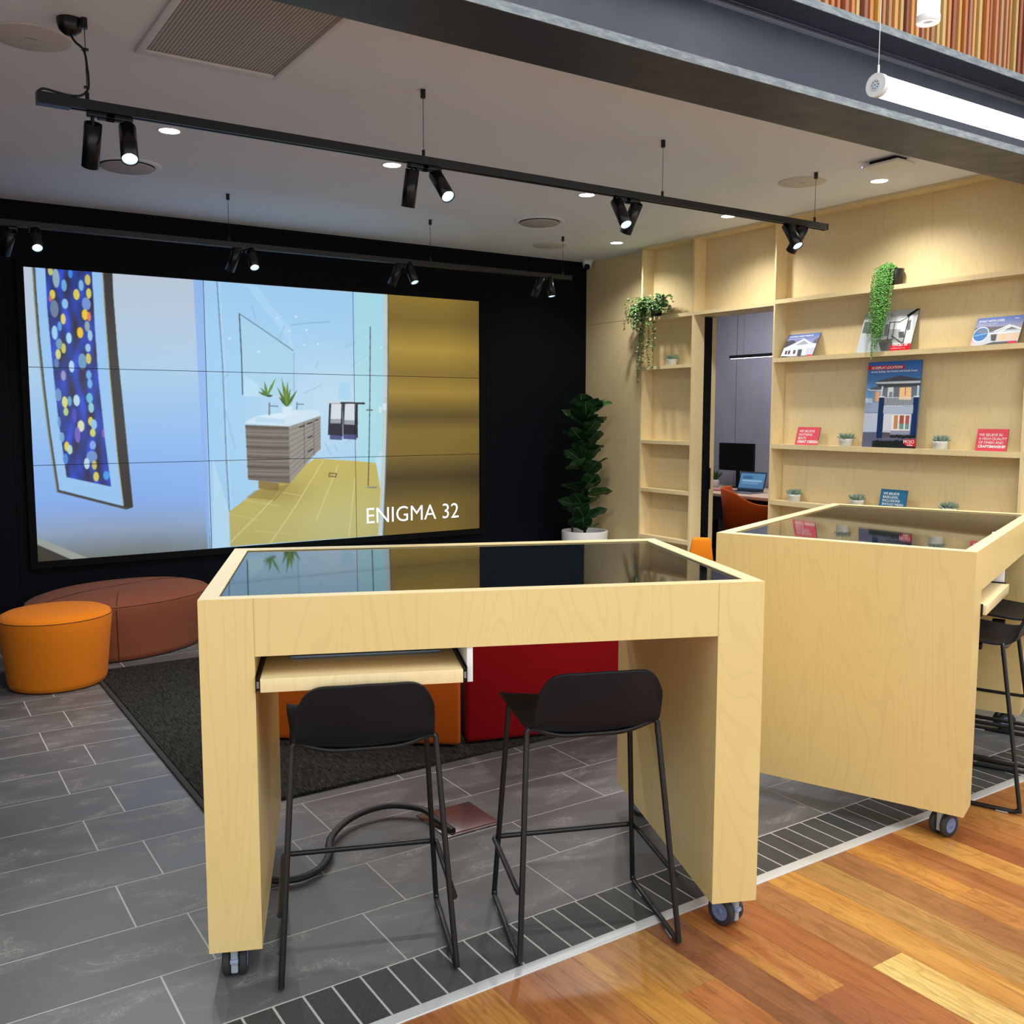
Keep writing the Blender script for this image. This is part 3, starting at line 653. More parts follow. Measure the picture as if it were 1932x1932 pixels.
 ["p",[90,78,84],1,[[0.377,0.826],[0.516,0.825],[0.518,0.876],[0.372,0.878]]],
 ["p",[20,30,26],1,[[0.517,0.88],[0.53,0.851],[0.554,0.852],[0.569,0.879]]],
 ["p",[20,30,26],1,[[0.539,0.885],[0.551,0.856],[0.575,0.857],[0.591,0.884]]],
 ["p",[20,30,26],1,[[0.56,0.881],[0.572,0.853],[0.596,0.854],[0.611,0.881]]],
 ["p",[20,30,26],1,[[0.581,0.885],[0.593,0.857],[0.617,0.858],[0.633,0.885]]],
 ["p",[20,30,26],1,[[0.602,0.885],[0.614,0.857],[0.638,0.858],[0.653,0.885]]],
 ["p",[20,30,26],1,[[0.621,0.875],[0.634,0.847],[0.657,0.848],[0.673,0.874]]],
 ["p",[20,30,26],1,[[0.642,0.874],[0.654,0.845],[0.678,0.846],[0.693,0.873]]],
 ["p",[20,30,26],1,[[0.665,0.888],[0.677,0.86],[0.7,0.861],[0.716,0.888]]],
 ["p",[20,30,26],1,[[0.684,0.878],[0.696,0.849],[0.72,0.85],[0.735,0.877]]],
 ["p",[20,30,26],1,[[0.705,0.877],[0.716,0.849],[0.74,0.85],[0.755,0.876]]],
 ["p",[20,30,26],1,[[0.727,0.89],[0.739,0.862],[0.762,0.863],[0.778,0.89]]],
 ["p",[20,30,26],1,[[0.746,0.881],[0.758,0.852],[0.782,0.853],[0.797,0.88]]],
 ["p",[20,30,26],1,[[0.767,0.887],[0.779,0.859],[0.803,0.86],[0.818,0.886]]],
 ["p",[20,30,26],1,[[0.787,0.88],[0.799,0.852],[0.822,0.853],[0.837,0.88]]],
 ["p",[20,30,26],1,[[0.808,0.883],[0.82,0.855],[0.843,0.856],[0.858,0.882]]],
 ["p",[20,30,26],1,[[0.827,0.874],[0.839,0.846],[0.862,0.847],[0.877,0.873]]],
 ["p",[20,30,26],1,[[0.848,0.882],[0.86,0.854],[0.883,0.855],[0.898,0.882]]],
 ["p",[20,30,26],1,[[0.869,0.886],[0.881,0.858],[0.904,0.859],[0.919,0.886]]],
 ["p",[20,30,26],1,[[0.889,0.88],[0.9,0.852],[0.923,0.853],[0.938,0.879]]],
 ["p",[20,30,26],1,[[0.909,0.883],[0.921,0.855],[0.944,0.856],[0.959,0.883]]],
 ["p",[20,30,26],1,[[0.929,0.882],[0.941,0.854],[0.964,0.855],[0.979,0.881]]],
 ["p",[20,30,26],1,[[0.948,0.871],[0.959,0.843],[0.982,0.844],[0.997,0.87]]],
 ["p",[22,28,26],1,[[0.199,1.009],[0.201,0.93],[0.233,0.92],[0.269,1.008]]],
 ["p",[22,28,26],1,[[0.227,1.006],[0.229,0.927],[0.261,0.917],[0.297,1.005]]],
 ["p",[22,28,26],1,[[0.254,1.002],[0.256,0.922],[0.288,0.913],[0.324,1.0]]],
 ["p",[22,28,26],1,[[0.281,0.997],[0.284,0.918],[0.315,0.908],[0.351,0.996]]],
 ["p",[22,28,26],1,[[0.311,1.009],[0.313,0.93],[0.344,0.92],[0.38,1.007]]],
 ["p",[22,28,26],1,[[0.338,1.002],[0.34,0.924],[0.371,0.914],[0.407,1.001]]],
 ["p",[22,28,26],1,[[0.366,1.005],[0.368,0.927],[0.399,0.917],[0.435,1.004]]],
 ["p",[22,28,26],1,[[0.393,1.007],[0.395,0.929],[0.427,0.919],[0.462,1.006]]],
 ["p",[22,28,26],1,[[0.42,1.004],[0.422,0.926],[0.454,0.916],[0.489,1.003]]],
 ["p",[22,28,26],1,[[0.448,1.007],[0.45,0.928],[0.481,0.919],[0.517,1.005]]],
 ["p",[22,28,26],1,[[0.474,0.999],[0.476,0.92],[0.507,0.911],[0.543,0.997]]],
 ["p",[22,28,26],1,[[0.502,1.004],[0.504,0.926],[0.535,0.916],[0.57,1.003]]],
 ["p",[22,28,26],1,[[0.529,0.998],[0.531,0.92],[0.561,0.911],[0.597,0.997]]],
 ["p",[22,28,26],1,[[0.557,1.005],[0.558,0.927],[0.589,0.917],[0.624,1.003]]],
 ["p",[22,28,26],1,[[0.583,1.003],[0.585,0.926],[0.616,0.916],[0.651,1.002]]],
 ["p",[22,28,26],1,[[0.609,0.992],[0.611,0.914],[0.641,0.905],[0.676,0.99]]],
 ["p",[22,28,26],1,[[0.636,0.992],[0.637,0.914],[0.668,0.905],[0.703,0.991]]],
 ["p",[22,28,26],1,[[0.662,0.992],[0.664,0.915],[0.694,0.906],[0.729,0.991]]],
 ["p",[22,28,26],1,[[0.69,1.003],[0.692,0.925],[0.722,0.916],[0.757,1.001]]],
 ["p",[22,28,26],1,[[0.716,0.995],[0.718,0.917],[0.748,0.908],[0.782,0.993]]],
 ["p",[22,28,26],1,[[0.743,0.997],[0.744,0.92],[0.774,0.91],[0.809,0.995]]],
 ["p",[22,28,26],1,[[0.768,0.992],[0.77,0.915],[0.8,0.905],[0.834,0.99]]],
 ["p",[22,28,26],1,[[0.795,0.994],[0.797,0.917],[0.827,0.908],[0.861,0.993]]],
 ["p",[22,28,26],1,[[0.821,0.992],[0.823,0.915],[0.852,0.906],[0.887,0.99]]],
 ["p",[22,28,26],1,[[0.847,0.991],[0.849,0.914],[0.878,0.905],[0.913,0.989]]],
 ["p",[22,28,26],1,[[0.874,0.994],[0.875,0.917],[0.905,0.908],[0.939,0.992]]],
 ["p",[22,28,26],1,[[0.9,0.993],[0.901,0.917],[0.931,0.907],[0.965,0.992]]],
 ["p",[22,28,26],1,[[0.926,0.997],[0.927,0.921],[0.957,0.911],[0.991,0.996]]],
 ["p",[22,28,26],1,[[0.951,0.993],[0.953,0.917],[0.982,0.908],[1.016,0.992]]],
 ["p",[22,28,26],1,[[0.978,0.996],[0.979,0.92],[1.008,0.911],[1.042,0.995]]],
 ["p",[20,26,26],1,[[0.202,0.999],[0.225,0.94],[1.001,0.946],[1.003,1.0]]],
 ["p",[196,28,48],1,[[-0.003,0.043],[0.686,0.048],[0.689,0.094],[0.001,0.091]]],
 ["p",[206,30,52],1,[[0.783,0.9],[0.999,0.893],[1.001,0.978],[0.841,0.974],[0.789,0.95]]]],
'board_a': [
 ["bg",[74,108,180],[190,170,196],0.6],
 ["p",[70,66,74],1,[[-0.006,0.287],[0.216,0.25],[0.33,0.357],[0.012,0.569]]],
 ["p",[90,86,96],1,[[0.865,0.325],[1.014,0.188],[1.037,0.499],[0.866,0.48]]],
 ["p",[206,214,222],1,[[-0.012,0.598],[0.262,0.411],[0.541,0.21],[0.81,0.427],[0.986,0.463],[1.0,1.0],[-0.0,1.0]]],
 ["p",[150,160,172],1,[[0.345,0.483],[0.563,0.291],[0.737,0.465]]],
 ["l",[245,245,245],1,[[0.238,0.548],[0.547,0.233],[0.814,0.443]],0.02],
 ["l",[245,245,245],1,[[0.001,0.605],[0.266,0.573],[0.987,0.617]],0.025],
 ["p",[190,196,210],1,[[0.739,0.62],[1.008,0.619],[1.006,0.985],[0.776,0.976]]],
 ["p",[86,52,52],1,[[0.092,0.702],[0.156,0.703],[0.171,0.865],[0.106,0.858]]],
 ["p",[86,52,52],1,[[0.187,0.7],[0.25,0.701],[0.265,0.863],[0.202,0.862]]],
 ["p",[86,52,52],1,[[0.344,0.699],[0.418,0.701],[0.432,0.862],[0.365,0.861]]],
 ["p",[70,66,66],1,[[0.486,0.684],[0.611,0.682],[0.648,0.962],[0.522,0.958]]],
 ["p",[240,240,240],1,[[0.247,0.58],[0.294,0.582],[0.359,1.008],[0.311,1.003]]],
 ["p",[240,240,240],1,[[0.681,0.598],[0.725,0.6],[0.772,0.997],[0.731,0.998]]],
 ["p",[40,44,48],1,[[0.031,0.927],[0.337,0.969],[0.987,0.953],[1.003,1.009],[-0.0,1.0]]],
 ["p",[214,34,56],1,[[0.834,0.924],[0.98,0.922],[0.99,1.002],[0.832,0.997]]]],
'board_b': [
 ["bg",[176,186,188],[196,200,200],0.5],
 ["p",[60,76,60],0.8,[[0.019,0.205],[0.376,0.289],[0.403,0.571],[0.02,0.49]]],
 ["p",[190,200,204],1,[[0.027,0.526],[0.409,0.607],[0.437,1.029],[0.014,1.005]]],
 ["p",[205,210,210],1,[[0.35,0.006],[0.976,-0.002],[0.541,0.276],[0.425,0.295]]],
 ["p",[226,228,228],1,[[0.468,0.266],[0.826,0.179],[0.896,0.053],[1.007,0.813],[0.85,0.83],[0.574,0.592]]],
 ["p",[150,152,150],0.7,[[0.5,0.444],[0.74,0.475],[0.873,0.832],[0.653,0.774]]],
 ["p",[120,122,122],1,[[0.432,0.331],[0.502,0.323],[0.531,0.621],[0.458,0.613]]],
 ["p",[110,112,112],1,[[0.833,0.282],[0.897,0.257],[0.917,0.497],[0.865,0.524]]],
 ["p",[60,58,58],0.8,[[0.717,0.54],[0.821,0.536],[0.848,0.693],[0.754,0.682]]],
 ["p",[230,230,228],1,[[0.836,0.623],[0.981,0.539],[0.995,0.812],[0.861,0.763]]],
 ["p",[110,104,96],1,[[0.355,0.705],[0.662,0.688],[0.629,0.771],[0.364,0.759]]],
 ["p",[60,58,56],0.8,[[0.389,0.762],[0.652,0.767],[0.67,1.0],[0.476,0.98]]],
 ["l",[22,22,24],1,[[0.506,0.278],[0.696,0.29],[0.844,0.175],[1.0,0.001]],0.012],
 ["l",[22,22,24],1,[[0.513,0.279],[0.55,0.727]],0.012],
 ["l",[22,22,24],1,[[0.845,0.181],[0.848,0.846]],0.014],
 ["l",[22,22,24],1,[[0.603,0.292],[0.628,0.633]],0.008],
 ["l",[22,22,24],1,[[0.616,0.631],[0.846,0.836]],0.014],
 ["l",[22,22,24],1,[[0.822,0.151],[0.994,-0.006]],0.035],
 ["l",[100,104,106],0.7,[[0.436,0.088],[0.583,0.116]],0.008],
 ["l",[100,104,106],0.7,[[0.485,0.026],[0.531,0.154]],0.008],
 ["p",[214,24,40],1,[[0.624,0.846],[0.994,0.845],[1.005,1.009],[0.632,0.999]]]],
'board_c': [
 ["bg",[70,110,190],[226,186,190],0.62],
 ["p",[96,92,100],1,[[-0.012,0.355],[0.282,0.34],[0.629,0.358],[0.727,0.446],[0.605,0.558],[-0.014,0.512]]],
 ["p",[150,160,180],1,[[0.308,0.574],[0.526,0.421],[0.727,0.446],[0.465,0.567]]],
 ["p",[200,208,216],1,[[0.465,0.567],[0.735,0.321],[0.992,0.479],[0.994,0.578],[0.992,0.999],[0.061,1.005],[0.069,0.806],[0.354,0.758],[0.323,0.576]]],
 ["l",[250,250,250],1,[[0.444,0.526],[0.734,0.316]],0.022],
 ["l",[250,250,250],1,[[0.549,0.556],[0.781,0.352],[0.993,0.484]],0.022],
 ["p",[110,118,132],1,[[0.65,0.487],[0.788,0.393],[0.927,0.496]]],
 ["l",[236,240,244],1,[[0.325,0.589],[0.994,0.578]],0.022],
 ["p",[70,66,70],1,[[0.388,0.622],[0.517,0.623],[0.529,0.864],[0.428,0.854]]],
 ["p",[246,200,160],1,[[0.561,0.628],[0.756,0.625],[0.766,0.862],[0.563,0.855]]],
 ["p",[246,200,160],1,[[0.81,0.619],[0.973,0.62],[0.977,0.859],[0.811,0.842]]],
 ["p",[80,76,80],1,[[0.478,0.897],[0.991,0.909],[0.992,0.999],[0.251,0.997]]],
 ["p",[214,34,56],1,[[0.799,0.893],[0.969,0.89],[0.97,0.987],[0.799,0.981]]],
 ["e",[240,244,248],1,[0.162,0.597],0.175,0.27],
 ["e",[52,120,190],1,[0.162,0.597],0.155,0.24],
 ["p",[120,130,150],0.9,[[0.028,0.491],[0.13,0.399],[0.256,0.44],[0.303,0.548],[0.161,0.571]]],
 ["l",[170,210,240],1,[[0.039,0.635],[0.293,0.573]],0.012]]}
def raster(shapes, nu, nv, aspect, base=None, u0=0, u1=1, v0=0, v1=1):
    du, dv = (u1-u0)/(nu-1), (v1-v0)/(nv-1)
    acc = 0
    for ou, ov in ((-.25, -.25), (.25, -.25), (-.25, .25), (.25, .25)):
        acc = acc+raster1(shapes, nu, nv, aspect, base, u0+ou*du, u1+ou*du, v0+ov*dv, v1+ov*dv)
    return acc/4
def raster1(shapes, nu, nv, aspect, base, u0, u1, v0, v1):
    u = np.linspace(u0, u1, nu); v = np.linspace(v0, v1, nv); U, V = np.meshgrid(u, v)
    img = np.zeros((nv, nu, 3)) + 128.0
    if base is not None: img = base(U, V)
    last = None
    def blend(mask, col, al): img[mask] = img[mask]*(1-al)+np.array(col, float)*al
    def inside(pts):
        m = np.zeros(U.shape, bool); n = len(pts)
        for i in range(n):
            x1, y1 = pts[i]; x2, y2 = pts[(i+1) % n]
            if y1 == y2: continue
            c = ((y1 > V) != (y2 > V)) & (U < (x2-x1)*(V-y1)/(y2-y1)+x1)
            m ^= c
        return m
    for s in shapes:
        if s[0] == 'bg':
            t = np.clip(V/s[3], 0, 1)[..., None]; img[:] = np.array(s[1])*(1-t)+np.array(s[2])*t
        elif s[0] == 'p':
            m = inside(s[3])
            if len(s) > 4:
                vs = [p[1] for p in s[3]]; t = np.clip((V-min(vs))/(max(vs)-min(vs)), 0, 1)[..., None]
                g = np.array(s[1])*(1-t)+np.array(s[4])*t; img[m] = g[m]
            else: blend(m, s[1], s[2])
            last = m
        elif s[0] == 'l':
            hw = max(s[4], 0.6/nu)/2*1.2
            for (x1, y1), (x2, y2) in zip(s[3][:-1], s[3][1:]):
                y1a, y2a = y1/aspect, y2/aspect; Va = V/aspect
                dx, dy = x2-x1, y2a-y1a; L2 = dx*dx+dy*dy+1e-12
                t = np.clip(((U-x1)*dx+(Va-y1a)*dy)/L2, 0, 1)
                d = np.hypot(U-x1-t*dx, Va-y1a-t*dy); blend(d < hw, s[1], s[2])
        elif s[0] == 'e':
            blend(((U-s[3][0])/s[4])**2+((V-s[3][1])/s[5])**2 < 1, s[1], s[2])
        elif s[0] == 'bands':
            k = np.interp(V, [0, .10, .22, .32, .40, .50, .56, .66, .76, .87, 1], [1.05, .9, 1.28, 1.0, 1.2, .68, .95, .92, .52, .85, .9])
            k = k*(1-0.18*np.clip((U-.9)/.1, 0, 1)*np.clip(abs(V-.5)*2, 0, 1))
            img[last] = img[last]*k[last][:, None]
        elif s[0] == 'glow':
            gk = s[4]*np.exp(-((U-s[2][0])/s[3][0])**2-((V-s[2][1])/s[3][1])**2); gk = np.where(last, gk, 0)[..., None]; img = img*(1-gk)+np.array(s[1], float)*gk
        elif s[0] == 'blotch':
            q = np.sin(U*300+np.sin(V*22)*2)+np.sin(V*34+U*120)+np.sin(V*13-U*200+1)
            f = np.clip(q/3, -1, 1); m = last
            img[m] = np.clip(img[m]*(1+0.42*f[m])[:, None]+np.stack([18*(f < -.3), 0*f, 30*f], -1)[m], 0, 255)
    return img
def grid_mesh(name, img, x0, x1, z0, z1, y, m, parent, tf=None):
    nv, nu = img.shape[:2]
    xs = np.linspace(x0, x1, nu); zs = np.linspace(z1, z0, nv); X, Z = np.meshgrid(xs, zs)
    co_ = np.stack([X, np.full_like(X, y), Z], -1).reshape(-1, 3)
    i = np.arange(nu*nv).reshape(nv, nu)
    q = np.stack([i[1:, :-1], i[1:, 1:], i[:-1, 1:], i[:-1, :-1]], -1).reshape(-1, 4)
    me = bpy.data.meshes.new(name); me.vertices.add(len(co_)); me.vertices.foreach_set('co', co_.ravel())
    me.loops.add(q.size); me.loops.foreach_set('vertex_index', q.ravel().astype(np.int32))
    me.polygons.add(len(q)); me.polygons.foreach_set('loop_start', (np.arange(len(q))*4).astype(np.int32))
    me.update(calc_edges=True)
    c = img.reshape(-1, 3)/255.0; c = np.where(c <= 0.04045, c/12.92, ((c+0.055)/1.055)**2.4)
    a = me.color_attributes.new('col', 'FLOAT_COLOR', 'POINT')
    a.data.foreach_set('color', np.concatenate([c, np.ones((len(c), 1))], 1).astype(np.float32).ravel())
    me.materials.append(m); me.validate()
    o = bpy.data.objects.new(name, me); C.objects.link(o)
    if parent: o.parent = parent
    if tf is not None: o.matrix_local = tf
    return o

# ============================================================ STRUCTURE
CZ = 2.908; YB = 7.07; XW = 5.48; XS = 5.36
Y0 = 2.288; YS = 2.063
# --- tiled floor
mb = MB(); cols = []
rng = random.Random(5)
g = 0.0055
for row in range(0, 18):
    y0, y1 = Y0+.3*row, Y0+.3*(row+1)
    off = 0.556 if row % 2 == 0 else 0.706
    k = -6
    while True:
        x0 = off+.6*k; x1 = x0+.6; k += 1
        if x0 > 8.2: break
        mb.box(x0+g/2, x1-g/2, y0+g/2, min(y1, 7.6)-g/2, -0.02, 0.0)
        t = rng.uniform(-5, 5); w_ = rng.uniform(-2, 2)
        cols += [(88+t+w_, 89+t, 90+t-w_)]*6
fl = struct('floor', mb, TILEM); set_col(fl, cols)
struct('floor', MB().box(-4, 8.2, YS+.004, 7.7, -0.06, -0.0005), GROUT)
# --- border of narrow dark tiles
mb = MB(); cols = []
xb = 0.7654; pb = 0.0818
for k in range(-50, 90):
    x0 = xb+pb*k
    mb.box(x0+.0035, x0+pb-.0035, YS+.022, Y0-.004, -0.02, 0.0003)
    t = rng.uniform(-8, 8); cols += [(58+t, 60+t, 60+t)]*6
bo = struct('floor', mb, BRICKM); set_col(bo, cols)
struct('floor', MB().box(-4, 8.1, YS+.01, Y0+.001, -0.05, -0.0012), GROUTB)
struct('trim_1', MB().box(-4, 8.1, YS-.020, YS+.020, -0.03, 0.0035, 0.002), ALU)
# --- timber boards
mb = MB(); c1 = []; c2 = []
named = {-1: [((190, 128, 60), (214, 152, 80), None)], 0: [((166, 100, 52), (186, 118, 62), None)], 1: [((160, 98, 54), (190, 128, 66), None)], 2: [((206, 148, 66), (176, 108, 50), None)],
 3: [((176, 122, 62), (196, 144, 76), None), ((182, 108, 58), (200, 128, 66), 1.744)], 4: [((142, 88, 56), (166, 110, 70), None)],
 5: [((176, 100, 52), (206, 146, 74), None), ((158, 90, 60), (176, 104, 60), 1.532)], 6: [((170, 98, 54), (190, 118, 62), None)],
 7: [((172, 116, 70), (186, 128, 74), None), ((244, 212, 128), (232, 190, 106), 1.543)], 8: [((222, 164, 80), (202, 140, 64), None)],
 9: [((178, 132, 72), (198, 152, 86), None)], 10: [((156, 102, 62), (174, 120, 70), None)], 11: [((216, 152, 70), (190, 120, 56), None), ((196, 130, 66), (208, 146, 76), 1.640)],
 12: [((168, 104, 56), (184, 120, 66), None)], 13: [((216, 160, 80), (200, 138, 66), None)], 14: [((160, 94, 52), (176, 106, 56), None)], 15: [((178, 112, 58), (196, 128, 66), None)], 16: [((206, 146, 76), (186, 120, 58), None)]}
pal = [((190, 128, 60), (214, 152, 80)), ((166, 100, 52), (186, 118, 62)), ((206, 148, 66), (176, 108, 50)), ((150, 92, 56), (170, 112, 66)), ((228, 178, 96), (206, 146, 70)), ((178, 112, 58), (196, 128, 66))]
pw = 0.1334
for k in range(-30, 52):
    x0 = 1.287+pw*k; cuts = [YS-.02]; segs = []
    spec_ = named.get(k)
    if spec_:
        ends = [s[2] for s in spec_ if s[2] is not None]
        segs.append((ends[0] if ends else None, spec_[0][0], spec_[0][1]))
        if ends: segs.append((None, spec_[1][0], spec_[1][1]))
    y = YS-.02
    for e, a, b in segs or [(YS-.02-rng.uniform(.3, 1.8), )+rng.choice(pal)]:
        if e is None: e = y-rng.uniform(.9, 1.6)
        mb.box(x0+.0004, x0+pw-.0004, e+.0004, y, -0.02, 0.0); c1 += [a]*6; c2 += [b]*6; y = e
    while y > -1.5:
        e = y-rng.uniform(.9, 2.0); a, b = rng.choice(pal)
        mb.box(x0+.0004, x0+pw-.0004, e+.0004, y, -0.02, 0.0); c1 += [a]*6; c2 += [b]*6; y = e
fw = struct('floor', mb, BOARDM); set_col(fw, c1); set_col(fw, c2, 'col2')
struct('floor', MB().box(-4, 8.1, -2.2, YS-.02, -0.05, -0.012), mat('board_gap', (90, 56, 30), .8))

# --- navy back wall made of panels with shadow gaps
mb = MB(); gz = 2.50
for x0, x1 in ((-1.3, .72), (.723, 4.44), (4.443, XW)):
    mb.box(x0, x1, YB, YB+.02, 0, gz-.003)
for x0, x1 in ((-1.3, 2.6), (2.603, XW)):
    mb.box(x0, x1, YB, YB+.02, gz+.003, CZ)
mb.cur = 1; mb.box(-1.3, 5.7, YB+.012, YB+.12, 0, CZ)
struct('wall_back', mb, [NAVY, NAVYG])
struct('baseboard_back', MB().box(-1.3, XW, YB-.012, YB, 0, .09), mat('black_skirting', (14, 16, 22), .5))
struct('wall_left_added', MB().box(-1.42, -1.3, 2.6, YB+.1, 0, CZ), NAVY)  # unseen wall, added to limit light from the left
# --- ceiling
mb = MB(); mb.box(-1.42, XW+.14, 2.62, YB+.12, CZ, CZ+.04); struct('ceiling', mb, CEIL)
# --- plywood wall on the right
PLYG = mat('panel_joint', (120, 96, 62), .7)
mb = MB()
mb.box(XW, XW+.02, 6.15, YB, 0, 2.343); mb.box(XW, XW+.02, 6.15, YB, 2.346, CZ)
mb.box(XW, XW+.14, 5.56, 6.15, 0, CZ); mb.box(XW, XW+.14, 4.74, 5.56, 2.325, CZ); mb.box(XW, XW+.14, 1.6, 4.73, 0, CZ)
mb.cur = 1; mb.box(XW+.004, XW+.14, 6.15, YB+.1, 0, CZ)
struct('wall_right', mb, [PLYW, PLYG])
# --- steel beam over the opening
yn, yf, zb_, zt = 2.305, 2.59, 2.632, 2.952; th = .027; yw = (yn+yf)/2
mb = MB()
mb.box(-3, 6.6, yn+.002, yf, zb_, zb_+th); mb.box(-3, 6.6, yn+.002, yf, zt-th, zt)
mb.box(-3, 6.6, yw-.008, yw+.008, zb_+th, zt-th)
for sgn in (-1,):                                                    # root fillets of the rolled section
    for zz, dz in ((zb_+th, 1), (zt-th, -1)):
        y_ = yw+sgn*.008; r = .02
        pts = [(y_, zz+dz*r)]+[(y_+sgn*r*(1-math.cos(a)), zz+dz*r*(1-math.sin(a))) for a in [PI/2*i/6 for i in range(7)]]+[(y_, zz)]
        vs = [(x, p[0], p[1]) for x in (-3, 6.6) for p in pts]; n = len(pts)
        mb.add(vs, [(i, i+1, n+i+1, n+i) for i in range(n-1)], True)
mb.cur = 1
mb.box(-3, 6.6, yn-.002, yn+.002, zb_, zb_+th); mb.box(-3, 6.6, yn-.002, yn+.002, zt-th, zt)
beam = struct('trim_2', mb, [STEELP, STEELE]); beam['label'] = 'dark painted steel I-beam spanning the opening with worn grey flange edges'
# closing board between ceiling and beam
struct('trim_3', MB().box(-1.42, XW+.14, 2.60, 2.62, CZ, zt+.0), CEIL)
# --- timber slat wall above the beam
mb = MB(); cols = []
spal = [(196, 118, 66), (222, 160, 84), (166, 92, 58), (184, 128, 84), (210, 140, 74), (150, 88, 66), (214, 176, 104), (204, 124, 60), (176, 110, 84), (226, 172, 78)]
x = -1.0; i = 0
while x < 7.2:
    wdt = rng.choice([.017, .019, .022]); c_ = rng.choice(spal)
    t = rng.uniform(-12, 12); cc = tuple(max(0, min(255, q+t)) for q in c_)
    yy = 2.80+rng.choice([0, 0, .006])
    mb.box(x, x+wdt, yy-.012, 2.84, zt+.0, 5.6); cols += [cc]*6
    x += wdt+rng.choice([.020, .024, .028])
sl = struct('wall_upper', mb, SLATM); set_col(sl, cols)
struct('wall_upper', MB().box(-1.1, 7.3, 2.84, 2.9, CZ+.045, 5.6), mat('slat_backing', (34, 16, 12), .95))
# --- office seen through the doorway
struct('wall_office_far', MB().box(8.02, 8.1, 3.6, 9.3, 0, CZ+.1), CONCW)
struct('wall_office_left', MB().box(XW+.16, 8.1, 9.2, 9.3, 0, CZ+.1), CONCW)
struct('wall_office_near', MB().box(XW+.14, 8.1, 3.6, 3.7, 0, CZ+.1), CONCW)
struct('wall_office_side', MB().box(XW+.14, XW+.2, 7.19, 9.3, 0, CZ+.1), CONCW)
struct('ceiling_office', MB().box(XW+.14, 8.1, 3.6, 9.3, CZ, CZ+.1), CEIL)
struct('floor_office', MB().box(XW+.15, 8.1, 3.6, 9.3, -.03, -.0), mat('office_carpet', (60, 62, 68), .95))
struct('trim_4', MB().box(8.016, 8.02, 7.6, 7.604, .1, CZ), mat('concrete_joint', (100, 100, 108), .9))
# sliding door edge and jambs
struct('door_1', MB().box(5.488, 5.566, 5.546, 5.559, 0.0, 2.295).box(5.548, 5.566, 5.530, 5.546, .93, 1.10), mat('black_door_edge', (8, 9, 11), .35))
struct('trim_5', MB().box(5.567, 5.612, 5.545, 5.559, 0, 2.295), PLYW)
struct('trim_6', MB().box(5.50, 5.68, 4.73, 4.742, 0, 2.325), PLYW)
struct('trim_7', MB().box(5.46, 5.62, 4.742, 5.556, 2.296, 2.325), PLYW)

# ============================================================ SHELF UNIT
su = thing('shelving_unit', 'built-in pale birch plywood shelving wall with posts and long ledges around the doorway', 'shelving', (XS, 4.5, 0))
def sub(mb, name, m, parent, base):
    mb.v = [(a-base[0], b-base[1], c_-base[2]) for a, b, c_ in mb.v]; return mb.build(name, m, parent)
SB = (XS, 4.5, 0)
posts = [(6.150, 6.168, 'full'), (5.545, 5.565, 'full'), (4.728, 4.742, 'full'), (2.900, 2.918, 'full')]
for y0, y1, _ in posts: sub(MB().box(XS, XW-.0005, y0, y1, 0.0, CZ-.021), 'post', PLYW, su, SB)
sub(MB().box(XS, XW-.0005, 2.4, 6.168, CZ-.02, CZ-.0005), 'top_rail', PLYW, su, SB)
def shelf(y0, y1, z0, z1): sub(MB().box(XS+.001, XW-.0005, y0+.0005, y1-.0005, z0, z1), 'shelf', PLYW, su, SB)
for z0, z1 in ((2.302, 2.330), (1.900, 1.927), (1.285, 1.315), (.882, .911), (.483, .514), (.10, .13)): shelf(5.565, 6.150, z0, z1)
shelf(4.742, 5.545, 2.302, 2.330)
for z0, z1 in ((2.311, 2.340), (1.900, 1.931), (1.285, 1.318), (.880, .913), (.48, .512)): shelf(2.918, 4.728, z0, z1); shelf(1.7, 2.900, z0, z1)

# ============================================================ VIDEO WALL
VX0, VX1, VZ0, VZ1 = .830, 4.305, .540, 2.485; VY = YB-.030
vw = thing('video_wall', 'huge glowing video wall of nine screens showing a bathroom interior, on the navy wall', 'video wall', ((VX0+VX1)/2, YB, VZ0-.04))
vb = ((VX0+VX1)/2, YB, VZ0-.04)
mb = MB(); fr = .045
mb.box(VX0-fr, VX0-.002, VY-.012, YB-.0005, VZ0-fr, VZ1+fr); mb.box(VX1+.002, VX1+fr, VY-.012, YB-.0005, VZ0-fr, VZ1+fr)
mb.box(VX0-.002, VX1+.002, VY-.012, YB-.0005, VZ0-fr, VZ0-.002); mb.box(VX0-.002, VX1+.002, VY-.012, YB-.0005, VZ1+.002, VZ1+fr)
sub(mb, 'bezel_frame', mat('black_bezel', (3, 3, 5), .7, spec=.15), vw, vb)
def wall_base(U, V):
    st = np.array([0, .1, .35, .62, .80, .90, 1.0])
    cs = np.array([(186, 200, 218), (182, 200, 220), (168, 204, 232), (140, 184, 240), (132, 172, 236), (140, 160, 190), (112, 120, 118)], float)
    im = np.stack([np.interp(V, st, cs[:, k]) for k in range(3)], -1)
    t = np.clip((U-.2)/.25, 0, 1)*np.clip((V-.3)/.3, 0, 1); im = im*(1-.35*t[..., None])+np.array((150, 195, 245))*.35*t[..., None]
    return im
DG = mat('display_seam', (6, 8, 10), .4)
